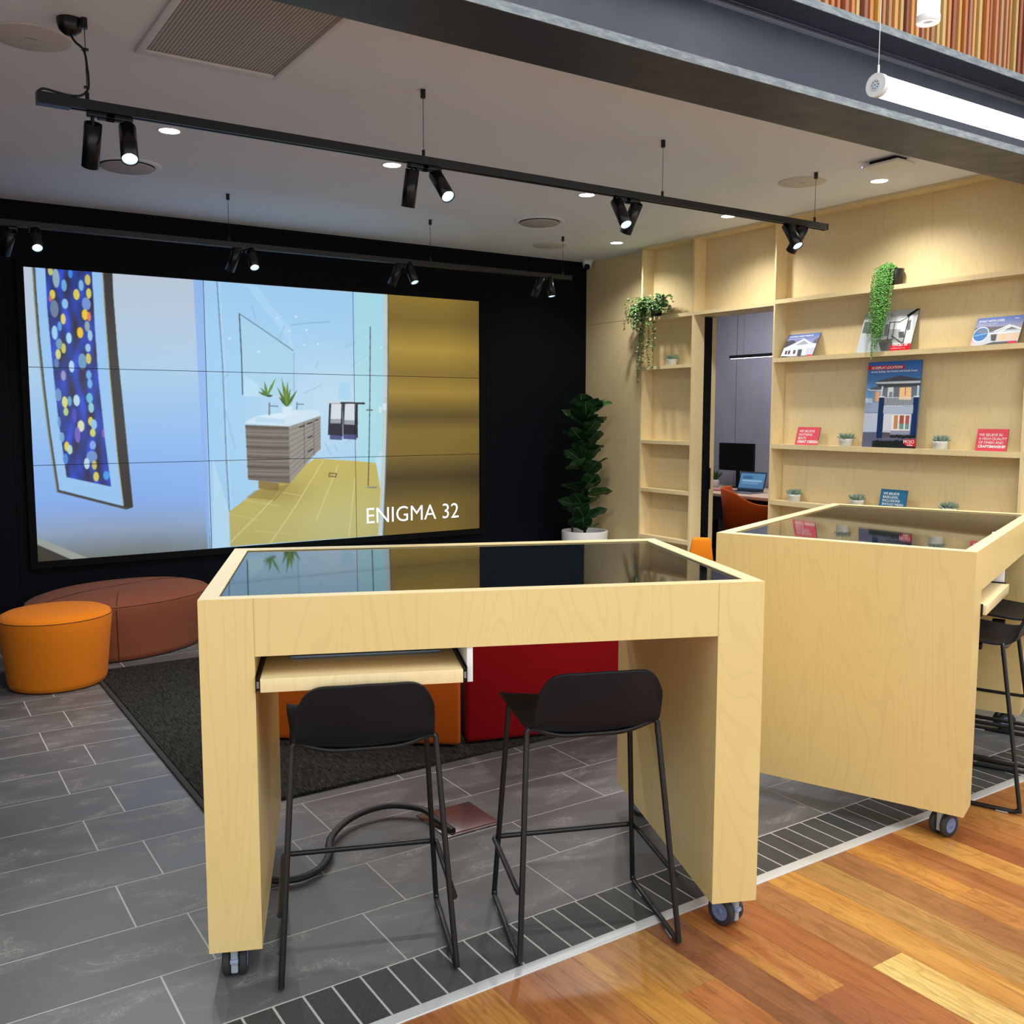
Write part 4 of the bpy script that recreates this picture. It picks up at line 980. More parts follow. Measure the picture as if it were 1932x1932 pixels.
for r in range(3):
    for c_ in range(3):
        u0, u1 = c_/3, (c_+1)/3; v0, v1 = r/3, (r+1)/3
        im = raster(ART['wall'], 300, 169, 1.787, wall_base, u0+.0009, u1-.0009, v0+.0014, v1-.0014)
        for _ in range(1):
            pd = np.pad(im, ((1, 1), (1, 1), (0, 0)), mode='edge'); im = (pd[1:-1, 1:-1]*4+pd[:-2, 1:-1]+pd[2:, 1:-1]+pd[1:-1, :-2]+pd[1:-1, 2:])/8
        wd, hg = VX1-VX0, VZ1-VZ0
        X0, X1 = VX0+wd*u0+.002, VX0+wd*u1-.002; Z1, Z0 = VZ1-hg*v0-.002, VZ1-hg*v1+.002
        pn = sub(MB().box(X0-.0014, X1+.0014, VY+.0005, YB-.001, Z0-.0014, Z1+.0014), 'display_panel', DG, vw, vb)
        gm = grid_mesh('screen_picture', im, X0-vb[0], X1-vb[0], Z0-vb[2], Z1-vb[2], VY-vb[1], SCREENM, pn)
CAPT = mat('caption_glow', (255, 255, 255), .4, emit=(226, 240, 255), estr=1.3)
text('ENIGMA 32', .182, CAPT, vw, Matrix.Translation((3.222-vb[0], VY-.003-vb[1], .650-vb[2])) @ Matrix.Rotation(PI/2, 4, 'X'), 'caption_lettering', sx=.965, bold=-.0015)

# ============================================================ TRACK LIGHTING
def track(name, label, y, z, x0, x1, sus, cable):
    t = thing(name, label, 'track light rail', ((x0+x1)/2, y, z)); b = ((x0+x1)/2, y, z)
    mb = MB(); mb.box(x0, x1, y-.018, y+.018, z-.006, z+.014); mb.box(x0, x1, y-.018, y-.009, z-.020, z-.006); mb.box(x0, x1, y+.009, y+.018, z-.020, z-.006)
    sub(mb, 'rail', TRACKM, t, b)
    sub(MB().box(x1, x1+.006, y-.019, y+.019, z-.021, z+.015), 'end_cap', TRACKM, t, b)
    sub(MB().box(x0-.006, x0+.10, y-.020, y+.020, z-.024, z+.016), 'power_feed', TRACKM, t, b)
    for sx in sus:
        w_ = sub(MB().cyl((sx, y, z+.03), (sx, y, CZ-.02), .0014, n=6), 'suspension_wire', DARKM, t, b)
        sub(MB().cyl((sx, y, CZ-.036), (sx, y, CZ-.0005), .011, n=16), 'ceiling_cup', BLACKM, t, b)
        sub(MB().cyl((sx, y, z+.013), (sx, y, z+.042), .007, n=12), 'wire_grip', BLACKM, t, b)
    if cable:
        x = cable
        sub(MB().lathe([(0.0, -.055), (.02, -.052), (.036, -.038), (.042, -.02), (.043, -.0005)], (x-.04, y+.04, CZ), 20), 'ceiling_rose', BLACKM, t, b)
        p = [(x-.04, y+.04, CZ-.05), (x-.028, y+.02, CZ-.08), (x-.004, y+.002, CZ-.11), (x+.004, y, CZ-.17), (x+.006, y, z+.10), (x+.004, y, z+.055), (x-.02, y, z+.028), (x-.06, y, z+.022), (x-.10, y, z+.026), (x-.14, y, z+.03), (x-.16, y, z+.016)]
        P = []
        for i in range(len(p)-1):
            for k in range(4):
                t_ = k/4; p0, p1, p2, p3 = [Vector(p[max(0, min(len(p)-1, i+j))]) for j in (-1, 0, 1, 2)]
                P.append(.5*((2*p1)+(-p0+p2)*t_+(2*p0-5*p1+4*p2-p3)*t_**2+(-p0+3*p1-3*p2+p3)*t_**3))
        sub(MB().tube(P+[Vector(p[-1])], .0042, 8), 'power_cable', BLACKM, t, b)
        sub(MB().box(x-.010, x+.008, y-.007, y+.007, z+.055, z+.062), 'cable_tie', BLACKM, t, b); sub(MB().box(x-.012, x+.010, y-.007, y+.007, CZ-.11, CZ-.103), 'cable_tie', BLACKM, t, b)
    return t
track('lighting_track', 'black suspended lighting track nearest the camera, running across the white ceiling', 3.74, 2.615, .514, 4.645, (.672, 2.01, 3.38, 4.55), .672)
track('lighting_track', 'black suspended lighting track further back, just above the video wall', 6.14, 2.600, .40, 4.597, (.60, 1.904, 3.349, 4.523), .60)
SPOTS = [
 ('a', (0.686, 3.74, 2.536), (-0.003, 0.549, -0.836), 0, .683, 1, 'black cylinder spotlight, facing away, first from the left on the near track'),
 ('b', (0.803, 3.74, 2.545), (-0.084, -0.534, -0.841), 1, .803, -1, 'lit black cylinder spotlight second from the left on the near track'),
 ('c', (1.953, 3.74, 2.551), (-0.028, 0.241, -0.97), 0, 1.955, 1, 'back-facing black spotlight hanging straight down in the second pair of the near track'),
 ('d', (2.074, 3.74, 2.554), (0.021, -0.684, -0.73), 1, 2.078, -1, 'lit tilted black spotlight on the right of the second pair of the near track'),
 ('e', (3.087, 3.74, 2.559), (-0.053, -0.566, -0.823), 1, 3.085, 1, 'lit black spotlight in front of its crossed partner, third pair of the near track'),
 ('f', (3.206, 3.74, 2.561), (-0.02, 0.541, -0.841), 0, 3.206, -1, 'back-facing black spotlight behind its crossed partner, third pair of the near track'),
 ('g', (4.328, 3.74, 2.575), (-0.046, -0.577, -0.816), 1, 4.325, 1, 'lit black spotlight in the crossed pair at the right end of the near track'),
 ('h', (4.448, 3.74, 2.576), (0.074, 0.632, -0.771), 0, 4.448, -1, 'back-facing black spotlight in the crossed pair at the right end of the near track'),
 ('i', (0.67, 6.14, 2.541), (-0.205, 0.604, -0.77), 0, .67, 1, 'dark spotlight at the far left of the far track, cut by the photo edge'),
 ('j', (0.794, 6.14, 2.562), (-0.017, -0.643, -0.766), 1, .79, -1, 'brightly lit spotlight above the left corner of the video wall'),
 ('k', (1.952, 6.14, 2.563), (-0.222, 0.463, -0.858), 0, 1.952, 1, 'dark spotlight left in the second pair of the far track'),
 ('l', (2.041, 6.14, 2.565), (-0.019, -0.585, -0.811), 1, 2.041, -1, 'lit spotlight right in the second pair of the far track'),
 ('m', (3.099, 6.14, 2.56), (-0.285, 0.34, -0.896), 0, 3.099, 1, 'dark spotlight left in the third pair of the far track'),
 ('n', (3.174, 6.14, 2.57), (0.111, -0.458, -0.882), 1, 3.174, -1, 'lit spotlight right in the third pair of the far track'),
 ('o', (4.312, 6.14, 2.561), (-0.248, 0.304, -0.92), 0, 4.312, 1, 'dark spotlight left in the last pair of the far track'),
 ('p', (4.393, 6.14, 2.571), (0.023, -0.227, -0.974), 1, 4.393, -1, 'lit spotlight right in the last pair of the far track, by the navy corner')]
for key, P, D, lit, xa, sd, lab in SPOTS:
    far = P[1] > 5
    zt_ = (2.600 if far else 2.615)-.021
    t = thing('track_spotlight', lab, 'spotlight', (P[0], P[1], zt_), 0, 'cylinder spotlights on the far track' if far else 'cylinder spotlights on the near track')
    b = (P[0], P[1], zt_)
    P = Vector(P); D = Vector(D).normalized()
    x0, x1 = (P[0]-.018, P[0]+.075) if sd > 0 else (P[0]-.075, P[0]+.018)
    if far: x0, x1 = (P[0]-.012, P[0]+.035) if sd > 0 else (P[0]-.035, P[0]+.012)
    mb = MB(); mb.box(x0, x1, b[1]-.0155, b[1]+.0155, zt_-.018, zt_-.0005, .003)
    mb.box(*( (x0+.035, x1+.0) if sd > 0 else (x0, x1-.035) ), b[1]-.010, b[1]+.010, zt_-.024, zt_-.017, .002)
    sub(mb, 'adapter', BLACKM, t, b)
    sub(MB().cyl((P[0], P[1], zt_-.014), (P[0], P[1], P[2]-.022), .0065, n=12), 'stem', BLACKM, t, b)
    A = P-D*.018; E = P+D*.138; R = .030
    q = D.to_track_quat('Z', 'Y').to_matrix().to_4x4(); q.translation = A
    LEN = .156
    mb = MB(); prof = [(R-.003, .03), (R-.003, 0), (R, 0), (R, LEN), (R-.002, LEN), (R-.0025, LEN-.034)]
    tmp = MB().lathe(prof, (0, 0, 0), 28); tmp.v = [tuple(q @ Vector(v)) for v in tmp.v]; mb.add(tmp.v, tmp.f, True)
    tmp = MB().lathe([(0, .03), (R-.003, .03)], (0, 0, 0), 28); tmp.v = [tuple(q @ Vector(v)) for v in tmp.v]; mb.add(tmp.v, tmp.f, False)
    body = sub(mb, 'lamp_body', BLACKM, t, b)
    tmp = MB().lathe([(0, LEN-.036), (.012, LEN-.036)], (0, 0, 0), 20); tmp.v = [tuple(q @ Vector(v)) for v in tmp.v]
    sub(MB().add(tmp.v, tmp.f), 'lens', LEDS if lit else GLASS, t, b)
    tmp = MB().lathe([(.0121, LEN-.036), (.018, LEN-.028), (R-.0032, LEN-.004)], (0, 0, 0), 24); tmp.v = [tuple(q @ Vector(v)) for v in tmp.v]
    sub(MB().add(tmp.v, tmp.f, True), 'reflector', REFL if lit else BLACKM, t, b)
    l = bpy.data.lights.new('spot_beam', 'SPOT'); l.energy = (48 if lit else 70) if not far else 26
    l.spot_size = math.radians(62 if lit else 46); l.spot_blend = .7; l.shadow_soft_size = .012; l.color = (1.0, .99, .97)
    if not lit and key in 'ikmo': l.energy *= .25
    if key in 'ac': l.energy = 30
    if key in 'fh': l.energy = 90  # spots facing away are lit too, raised here to brighten the plywood wall
    lo = bpy.data.objects.new('spot_beam', l); C.objects.link(lo); lo.parent = t
    lo.location = E+D*.004-Vector(b); lo.rotation_euler = D.to_track_quat('-Z', 'Y').to_euler()

# ============================================================ CEILING FITTINGS
for x, y, lab in ((1.258, 4.952, 'round recessed downlight right of the leftmost spotlight pair on the near track'), (2.452, 4.932, 'round recessed downlight behind the near track, left of the second spotlight pair'),
                  (3.801, 4.909, 'round recessed downlight behind the near track, left of the third spotlight pair'), (5.022, 4.875, 'round recessed downlight close to the plywood wall, above the doorway header'),
                  (5.044, 6.116, 'round recessed downlight nearest the white security camera'), (5.020, 3.662, 'round recessed downlight beside the white wifi box')):
    t = thing('downlight', lab, 'downlight', (x, y, CZ), 0, 'recessed ceiling downlights')
    MB().lathe([(.046, -.0005), (.052, -.004), (.056, -.004), (.058, -.0005)], n=32).build('trim_ring', WHITE, t)
    MB().lathe([(0, -.003), (.0465, -.003)], n=32).build('lens', LEDW, t)
    l = bpy.data.lights.new('downlight_beam', 'SPOT'); l.energy = 80 if x < 5 else 46; l.spot_size = math.radians(140); l.spot_blend = .8; l.shadow_soft_size = .045; l.color = (1, .98, .95)
    lo = bpy.data.objects.new('downlight_beam', l); C.objects.link(lo); lo.parent = t; lo.location = (0, 0, -.012)
for x, y, lab in ((.54, 4.033, 'flat round ceiling speaker at the top left, beside the cable rose'), (4.661, 3.932, 'flat round ceiling speaker behind the last wire of the near track'), (4.661, 6.517, 'flat round ceiling speaker near the navy wall by the last far wire')):
    t = thing('ceiling_speaker', lab, 'speaker', (x, y, CZ), 0, 'flush round ceiling speakers')
    MB().lathe([(0, -.005), (.134, -.005), (.137, -.004), (.138, -.0005)], n=48).build('grille', GREYP, t)
    MB().box(-.02, .02, -.002, .002, -.0062, -.005).build('maker_badge', mat('badge_grey', (120, 116, 112), .5), t)
for x, y, lab in ((4.025, 5.747, 'round white air diffuser with a dropped centre disc, right of the ceiling middle'), (1.225, 5.746, 'round white air diffuser with a dropped centre disc, behind the leftmost spotlight pair')):
    t = thing('air_diffuser', lab, 'air vent', (x, y, CZ), 0, 'round ceiling air diffusers')
    MB().lathe([(.142, -.0005), (.142, -.004), (.150, -.010), (.178, -.006), (.184, -.0005)], n=56).build('outer_ring', CEIL, t)
    MB().lathe([(0, -.022), (.135, -.022), (.142, -.018), (.143, -.014), (.10, -.010), (0, -.010)], n=56).build('centre_disc', mat('diffuser_disc', (176, 170, 170), .8), t)
    MB().lathe([(0, -.0015), (.142, -.0015)], n=40).build('throat', DARKM, t)
t = thing('return_air_grille', 'large perforated rectangular return-air grille in the ceiling, partly behind the beam', 'air vent', (1.16, 3.4, CZ))
MB().box(-.246, .258, -.52, .512, -.004, -.001).build('perforated_panel', GRILM, t)
mb = MB(); mb.box(-.276, -.246, -.56, .552, -.012, -.0005, .002); mb.box(.258, .278, -.56, .552, -.012, -.0005, .002); mb.box(-.246, .258, .512, .552, -.012, -.0005, .002); mb.box(-.246, .258, -.56, -.52, -.012, -.0005, .002)
mb.build('grille_frame', mat('white_grille_frame', (216, 214, 212), .5), t)
t = thing('security_camera', 'small white dome security camera on the ceiling in the far corner', 'security camera', (5.395, 6.95, CZ))
MB().lathe([(0, -.012), (.050, -.012), (.058, -.0005)], n=32).build('mount', WHITE, t)
MB().lathe([(.046, -.012), (.044, -.03), (.042, -.045), (.036, -.062), (.024, -.075), (.010, -.081), (0, -.082)], n=32).build('body', WHITE, t)
dv = Vector((-.62, -.68, -.42)).normalized(); c0 = Vector((0, 0, -.046))
MB().cyl(c0+dv*.030, c0+dv*.0445, .027, n=24).build('lens', mat('black_camera_lens', (6, 6, 7), .2), t)
t = thing('wifi_access_point', 'flat white wifi box hung under the ceiling next to the steel beam', 'wifi access point', (4.655, 3.345, CZ))
MB().box(-.078, .078, -.115, .115, -.036, -.022, .006).build('housing', WHITE, t)
MB().box(-.05, .05, -.08, .08, -.022, -.0005).build('mounting_bracket', DARKM, t)
MB().box(-.0795, -.0775, .104, .109, -.031, -.027).build('status_light', BLUELED, t)
# tube pendants
t = thing('tube_pendant_light', 'long horizontal white glowing tube light hanging in front of the steel beam', 'pendant light', (3.6, 1.978, 2.563))
MB().cyl((-.905, 0, 0), (.95, 0, 0), .033, n=32).build('diffuser_tube', LEDT, t)
mb = MB(); mb.cyl((-.926, 0, 0), (-.905, 0, 0), .036, n=32); ec = mb.build('end_cap', WHITE, t)
mb = MB(); mb.cyl((-.9275, 0, 0), (-.9262, 0, 0), .017, n=24); mb.build('cap_recess', mat('cap_recess_grey', (196, 208, 214), .5), ec)
mb = MB()
for a, b_2 in ((0, 0), (.008, .008), (-.008, .008), (.008, -.008), (-.008, -.008), (.011, 0), (-.011, 0), (0, .011), (0, -.011)): mb.cyl((-.9285, a, b_2), (-.9272, a, b_2), .0016, n=8)
mb.build('cap_holes', DARKM, ec)
MB().cyl((.95, 0, 0), (.971, 0, 0), .036, n=32).build('end_cap', WHITE, t)
for x in (-.914, .914):
    MB().cyl((x, 0, .034), (x, 0, .062), .0035, n=10).build('wire_grip', WHITE, t)
    MB().cyl((x, 0, .06), (x, 0, 2.9), .0012, n=6).build('suspension_wire', WHITE, t)
l = bpy.data.lights.new('tube_light_glow', 'AREA'); l.shape = 'RECTANGLE'; l.size = 1.8; l.size_y = .06; l.energy = 26; l.color = (1, .98, .95)
lo = bpy.data.objects.new('tube_light_glow', l); C.objects.link(lo); lo.parent = t; lo.location = (0, 0, -.038)
t = thing('tube_pendant_light', 'upright white glowing tube light in front of the timber slats', 'pendant light', (2.826, 1.906, 2.757))
MB().cyl((0, 0, .022), (0, 0, 1.3), .033, n=32).build('diffuser_tube', LEDT, t)
MB().lathe([(.014, .004), (.018, 0), (.034, 0), (.036, .003), (.036, .022), (0, .022)], n=32).build('end_cap', WHITE, t)
MB().lathe([(0, .0045), (.0145, .0045)], n=24).build('cap_recess', mat('cap_hole_grey', (130, 136, 142), .5), t)
MB().cyl((0, 0, 1.3), (0, 0, 2.6), .0012, n=6).build('suspension_wire', WHITE, t)

# ============================================================ DESKS
DW, DD, DH, DZ, LW, OZ = 1.554, .957, 1.057, .102, .138, .903
def make_desk(loc, rz, label):
    t = thing('touchscreen_desk', label, 'desk', (loc[0], loc[1], 0), rz)
    gx0, gx1, gy0, gy1 = .048, 1.506, .043, .907; zc = DH-.03
    for s in (0, 1):
        mb = MB(); X0, X1 = (0, LW) if s == 0 else (DW-LW, DW)
        mb.box(X0, X1, 0, DD, DZ, zc)
        e0, e1 = (0, gx0) if s == 0 else (gx1, DW)
        mb.box(e0, e1, 0, DD, zc, DH-.0006)
        i0, i1 = (gx0, LW) if s == 0 else (DW-LW, gx1)
        mb.box(i0, i1, 0, gy0, zc, DH-.0006); mb.box(i0, i1, gy1, DD, zc, DH-.0006)
        mb.build('end_panel', PLY, t)
    e = .0006
    mb = MB(); mb.box(LW+e, DW-LW-e, 0.0004, DD-.0004, OZ, zc); mb.box(LW+e, DW-LW-e, .0004, gy0, zc, DH-.0006); mb.box(LW+e, DW-LW-e, gy1, DD-.0004, zc, DH-.0006)
    mb.build('apron', PLY, t)
    mb = MB()
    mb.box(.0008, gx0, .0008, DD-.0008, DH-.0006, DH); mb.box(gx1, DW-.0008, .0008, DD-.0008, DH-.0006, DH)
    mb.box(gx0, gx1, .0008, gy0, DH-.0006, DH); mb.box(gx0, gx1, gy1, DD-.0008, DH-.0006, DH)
    mb.build('top_border', PLYLIT, t)
    g_ = MB().box(gx0+.003, gx1-.003, gy0+.003, gy1-.003, DH-.028, DH-.0045).build('touchscreen', GLASS, t)
    MB().box(gx0+.018, gx1-.05, gy0+.018, gy1-.018, DH-.0046, DH-.0042).build('display_area', GLASS2, g_)
    MB().box(gx0+.62, gx0+.66, gy0+.006, gy0+.011, DH-.0044, DH-.0041).build('maker_mark', LETTER, g_)
    mb = MB(); mb.box(gx0+.0003, gx0+.0028, gy0, gy1, DH-.012, DH-.0036); mb.box(gx1-.0028, gx1-.0003, gy0, gy1, DH-.012, DH-.0036); mb.box(gx0, gx1, gy0+.0003, gy0+.0028, DH-.012, DH-.0036); mb.box(gx0, gx1, gy1-.0028, gy1-.0003, DH-.012, DH-.0036)
    mb.build('screen_edge', DARKM, g_)
    MB().box(.1515, .682, -.018, .45, .811, .847, .001).build('keyboard_tray', PLYLIT, t)
    for a0, a1 in ((.1385, .151), (.6825, .695)):
        mb = MB(); m0, m1 = a0+.002, a1-.002
        mb.box(m0, m1, -.004, .45, .812, .818); mb.box(m0, m1, -.004, .45, .840, .846); mb.box(a0, a0+.002, -.006, .45, .807, .851); mb.box(a1-.002, a1, -.006, .45, .807, .851)
        mb.cur = 1; mb.box(m0+.001, m1-.001, -.008, .44, .820, .838)
        mb.build('drawer_runner', [DARKM, CHROME], t)
    MB().box(.6955, .7115, .004, .46, .806, OZ-.0005, .0006).build('runner_bracket', WHITE, t)
    for cx_, cy_, tw in ((.06, .075, 0.0), (DW-.062, .075, .55), (.06, DD-.08, .4), (DW-.062, DD-.08, 1.0)):
        c_ = thing('caster', None, None, (cx_, cy_, 0), tw if loc[0] < 2 else (tw if cx_ > .5 else 1.15)); c_.parent = t
        R = .044
        MB().box(-.028, .028, -.028, .028, DZ-.004, DZ-.0004).build('mount_plate', CHROME, c_)
        mb = MB(); mb.box(-.0095, .0095, -.043, .030, .020, .094, .004); mb.cyl((0, 0, .086), (0, 0, DZ-.004), .012, n=16); mb.build('fork', mat('caster_fork_grey', (160, 170, 178), .5) if 'caster_fork_grey' not in MATS else MATS['caster_fork_grey'], c_)
        for sgn in (-1, 1):
            mb = MB(); x_ = sgn*.022; a, b_2 = x_-.0105, x_+.0105
            def ring(prof):
                vs = []; n = 36
                for r_, xx in prof: vs += [(xx, r_*math.cos(2*PI*i/n), R+.0005+r_*math.sin(2*PI*i/n)) for i in range(n)]
                mb.add(vs, [(j*n+i, j*n+(i+1) % n, (j+1)*n+(i+1) % n, (j+1)*n+i) for j in range(len(prof)-1) for i in range(n)], True)
            ring([(.028, a), (R-.004, a), (R, a+.004), (R, b_2-.004), (R-.004, b_2), (.028, b_2)])
            mb.cur = 1; ring([(0.0, a+.001), (.028, a+.001)]); ring([(.028, b_2-.001), (0.0, b_2-.001)])
            mb.cur = 1; ring([(0.0, x_+sgn*.0115), (.010, x_+sgn*.0105), (.011, x_+sgn*.009)])
            mb.build('wheel', [TYRE, HUB], c_)
        mb = MB(); mb.box(-.011, .011, -.050, -.034, .050, .062, .003); mb.box(-.006, .006, -.040, -.028, .055, .075, .002); mb.build('brake_pedal', mat('brake_pedal_grey', (150, 166, 196), .45) if 'brake_pedal_grey' not in MATS else MATS['brake_pedal_grey'], c_)
    return t
D1 = (.6506, 2.4481); T1 = -.3977551; D2 = (3.1395, 1.8409); T2 = .37461
make_desk(D1, T1, 'pale birch plywood touchscreen desk on casters in front, two stools behind its open side')
make_desk(D2, T2, 'pale birch plywood touchscreen desk on the right, its broad end panel facing the camera')
def L2W(o, th, a, b): return (o[0]+a*math.cos(th)-b*math.sin(th), o[1]+a*math.sin(th)+b*math.cos(th))
kx, ky = L2W(D1, T1, .43, .243)
t = thing('keyboard', 'slim black and silver keyboard on the pull-out tray of the front desk', 'keyboard', (kx, ky, .8472), T1)
MB().box(-.212, .212, -.068, .068, 0, .009, .002).build('base', mat('silver_blue_case', (120, 138, 160), .35, .5), t)
mb = MB()
for r in range(5):
    for c_ in range(20): mb.box(-.205+c_*.0205, -.205+c_*.0205+.018, -.06+r*.025, -.06+r*.025+.021, .0095, .0135, .0012)
mb.build('keys', BLACKP, t)

# ============================================================ STOOLS
def make_stool(label, group):
    t = thing('counter_stool', label, 'stool', (0, 0, 0), 0, group)
    # shell: v along profile (front to top of back), u across
    prof = [(.205, .640), (.20, .650), (.15, .652), (.08, .645), (0, .638), (-.06, .632), (-.100, .634), (-.128, .648), (-.148, .674), (-.163, .705), (-.174, .736), (-.183, .770), (-.190, .800), (-.194, .818), (-.196, .828)]
    hw = [.200, .212, .212, .207, .200, .196, .190, .186, .186, .186, .186, .186, .185, .184, .184]
    nu = 17; vs = []
    for (y, z), h in zip(prof, hw):
        k = max(0, min(1, (z-.632)/.1)) if y < -.05 else 0
        for i in range(nu):
            u = -1+2*i/(nu-1)
            yy = y+.030*k*abs(u)**2.2; zz = z+(1-k)*.020*u*u
            if zz > .66 and y < -.1: au = max(0, (abs(u)-.60)/.40); zz = .66+(zz-.66)*(1-.46*(1-math.sqrt(max(0, 1-au*au*.985))))-.004*abs(u)*(zz-.66)/.15
            vs.append((u*h, yy, zz))
    fs = [(j*nu+i, j*nu+i+1, (j+1)*nu+i+1, (j+1)*nu+i) for j in range(len(prof)-1) for i in range(nu-1)]
    sh = MB().add(vs, fs, True).build('seat_shell', BLACKP, t)
    so = sh.modifiers.new('solid', 'SOLIDIFY'); so.thickness = .011; so.offset = 1.0
    be = sh.modifiers.new('soft', 'BEVEL'); be.width = .004; be.segments = 2; be.limit_method = 'ANGLE'; be.angle_limit = 1.0
    sb = sh.modifiers.new('sub', 'SUBSURF'); sb.levels = 1; sb.render_levels = 2
    R = .0085; fz = .0105
    for s in (-1, 1):
        rt, ft = (s*.195, -.100, .640), (s*.195, .142, .640); rf, ff = (s*.236, -.195, fz), (s*.232, .192, fz)
        MB().tube(path([rf, rt], 0), R).build('leg', BLACKM, t)
        MB().tube(path([ff, ft], 0), R).build('leg', BLACKM, t)
        a, b = Vector(rf), Vector(ff)
        MB().tube(rounded(Vector(rt), a, b, .028)[2:]+rounded(a, b, Vector(ft), .028)[:-2], R*1.005).build('floor_runner', BLACKM, t)
        for f in (.16, .80):
            p = a.lerp(b, f); d = (b-a).normalized()
            q = MB().box(-.008, .008, -.022, .022, -.0102, -.003, .002); an = math.atan2(-d.x, d.y)
            q.v = [(p.x+v[0]*math.cos(an)-v[1]*math.sin(an), p.y+v[0]*math.sin(an)+v[1]*math.cos(an), fz+v[2]) for v in q.v]
            q.build('glide', mat('clear_glide', (170, 172, 172), .4) if 'clear_glide' not in MATS else MATS['clear_glide'], t)
    for y, z in ((-.100, .645), (.142, .640)):
        MB().tube(path([(-.1965, y-(.004 if y < 0 else -.002), z-.04), (-.195, y, z+.006), (-.10, y, z-.026), (.10, y, z-.026), (.195, y, z+.006), (.1965, y-(.004 if y < 0 else -.002), z-.04)], [.022, .04, .04, .022]), R).build('cross_bar', BLACKM, t)
    def at(a, b, z): f = (z-a[2])/(b[2]-a[2]); return [a[i]+(b[i]-a[i])*f for i in range(3)]
    P = []
    for s in (-1, 1):
        r_ = at((s*.236, -.195, fz), (s*.190, -.100, .640), .20); f_ = at((s*.232, .192, fz), (s*.190, .142, .640), .20)
        P.append(((r_[0]+s*.013, r_[1], .2), (f_[0]+s*.013, f_[1]+.018, .2)))
    MB().tube(path([P[0][0], P[0][1], P[1][1], P[1][0]], .02), R).build('footrest', BLACKM, t)
    for s in (-1, 1): MB().box(s*.085-.014, s*.085+.014, -.012, .04, .594, .618, .004).build('stacking_buffer', BLACKP, t)
    return t
s0 = make_stool('black plastic counter stool with sled legs, left of the two at the front desk', 'black counter stools')
s0.location = (1.096, 2.432, 0); s0.rotation_euler = (0, 0, math.radians(-21.0))
for lab, loc, rz in (('black plastic counter stool with sled legs, right of the two at the front desk', (1.695, 2.186, 0), math.radians(-21.0)),
                     ('black counter stool tucked into the right-hand desk, nearer of the two', L2W(D2, T2, .640, .062)+(0,), T2),
                     ('black counter stool tucked into the right-hand desk behind the nearer stool', L2W(D2, T2, 1.185, .055)+(0,), T2)):
    o = copy_tree(s0); o.location = loc; o.rotation_euler = (0, 0, rz); o['label'] = lab

# ============================================================ SOFT SEATING, RUG
def pouf(name, label, cx_, cy_, prof, m, sx, sy, rot, seams, cat):
    t = thing(name, label, cat, (cx_, cy_, 0.0))
    split = seams
    MB().lathe(prof[:split+1], n=72, sx=sx, sy=sy, rot=rot).build('side_cover', m, t)
    MB().lathe(prof[split:], n=72, sx=sx, sy=sy, rot=rot).build('top_cover', m, t)
    pr = prof[split]; pts = []
    for i in range(73):
        a = 2*PI*i/72; x_, y_ = pr[0]*sx*math.cos(a), pr[0]*sy*math.sin(a); pts.append((x_*math.cos(rot)-y_*math.sin(rot), x_*math.sin(rot)+y_*math.cos(rot), pr[1]))
    MB().tube(pts, .0018, 6).build('seam', mat('seam_'+m.name, [int(c*255*.3) for c in (.4, .2, .12)], .9), t)
    return t
pouf('pouf', 'round orange felt pouf, taller and smaller, in front of the brown ottoman', .768, 5.875, [(0, .004), (.80, .004), (.85, .012), (.88, .04), (.97, .30), (1.0, .375), (.995, .395), (.97, .410), (.86, .425), (.6, .434), (.3, .437), (0, .438)], ORANGE, .300, .285, .3, 6, 'pouf')
t = pouf('ottoman', 'low wide oval rust brown ottoman against the navy wall under the video wall', 1.258, 6.572, [(0, .004), (.87, .004), (.90, .01), (.915, .04), (.97, .25), (1.0, .335), (.99, .352), (.95, .368), (.80, .392), (.5, .408), (.25, .412), (0, .413)], RUST, .605, .448, .36, 6, 'ottoman')
SEAMM = mat('dark_stitching', (52, 26, 18), .9)
def ott(u, r, zf):  # point on the ottoman's oval
    a = u; x_, y_ = r*.605*math.cos(a), r*.448*math.sin(a); return (x_*math.cos(.36)-y_*math.sin(.36), x_*math.sin(.36)+y_*math.cos(.36), zf)
MB().tube([ott(-2.05, r+.003, z) for r, z in ((.90, .01), (.915, .04), (.97, .25), (1.0, .335))]+[ott(-2.05, .95, .370), ott(-2.05, .80, .394), ott(-2.05, .5, .410)], .002, 6).build('stitched_seam', SEAMM, t)
pr_ = [(.99, .352), (.95, .369), (.80, .3935), (.5, .4095), (0, .4145)]
MB().tube([ott(PI+.10, r, z) for r, z in pr_]+[ott(.10, r, z) for r, z in pr_[::-1]], .002, 6).build('stitched_seam', SEAMM, t)
t = thing('modular_seat', 'burnt orange felt block seat seen under the front desk, beside the red one', 'seat', (1.9, 4.1, .017))
MB().prism([(.23, -.455), (-.50, .155), (-.12, .60), (.40, .30)], .006, .43, .022).build('upholstery', BURNT, t)
t = thing('modular_seat', 'deep red felt high block seat seen under the front desk', 'seat', (2.6, 4.0, .017))
MB().prism([(-.435, -.335), (.36, -.555), (.55, .10), (-.165, .30)], .006, .70, .022).build('upholstery', RED, t)
t = thing('rug', 'dark charcoal woven rug under the seats on the grey tiles', 'rug', (2.1, 4.76, 0))
MB().box(-1.115, 1.15, -1.205, 1.215, .0005, .0145, .004).build('pile', RUGM, t)
MB().box(-1.142, -1.116, -1.205, 1.215, .0005, .011, .004).build('binding', RUGB, t)

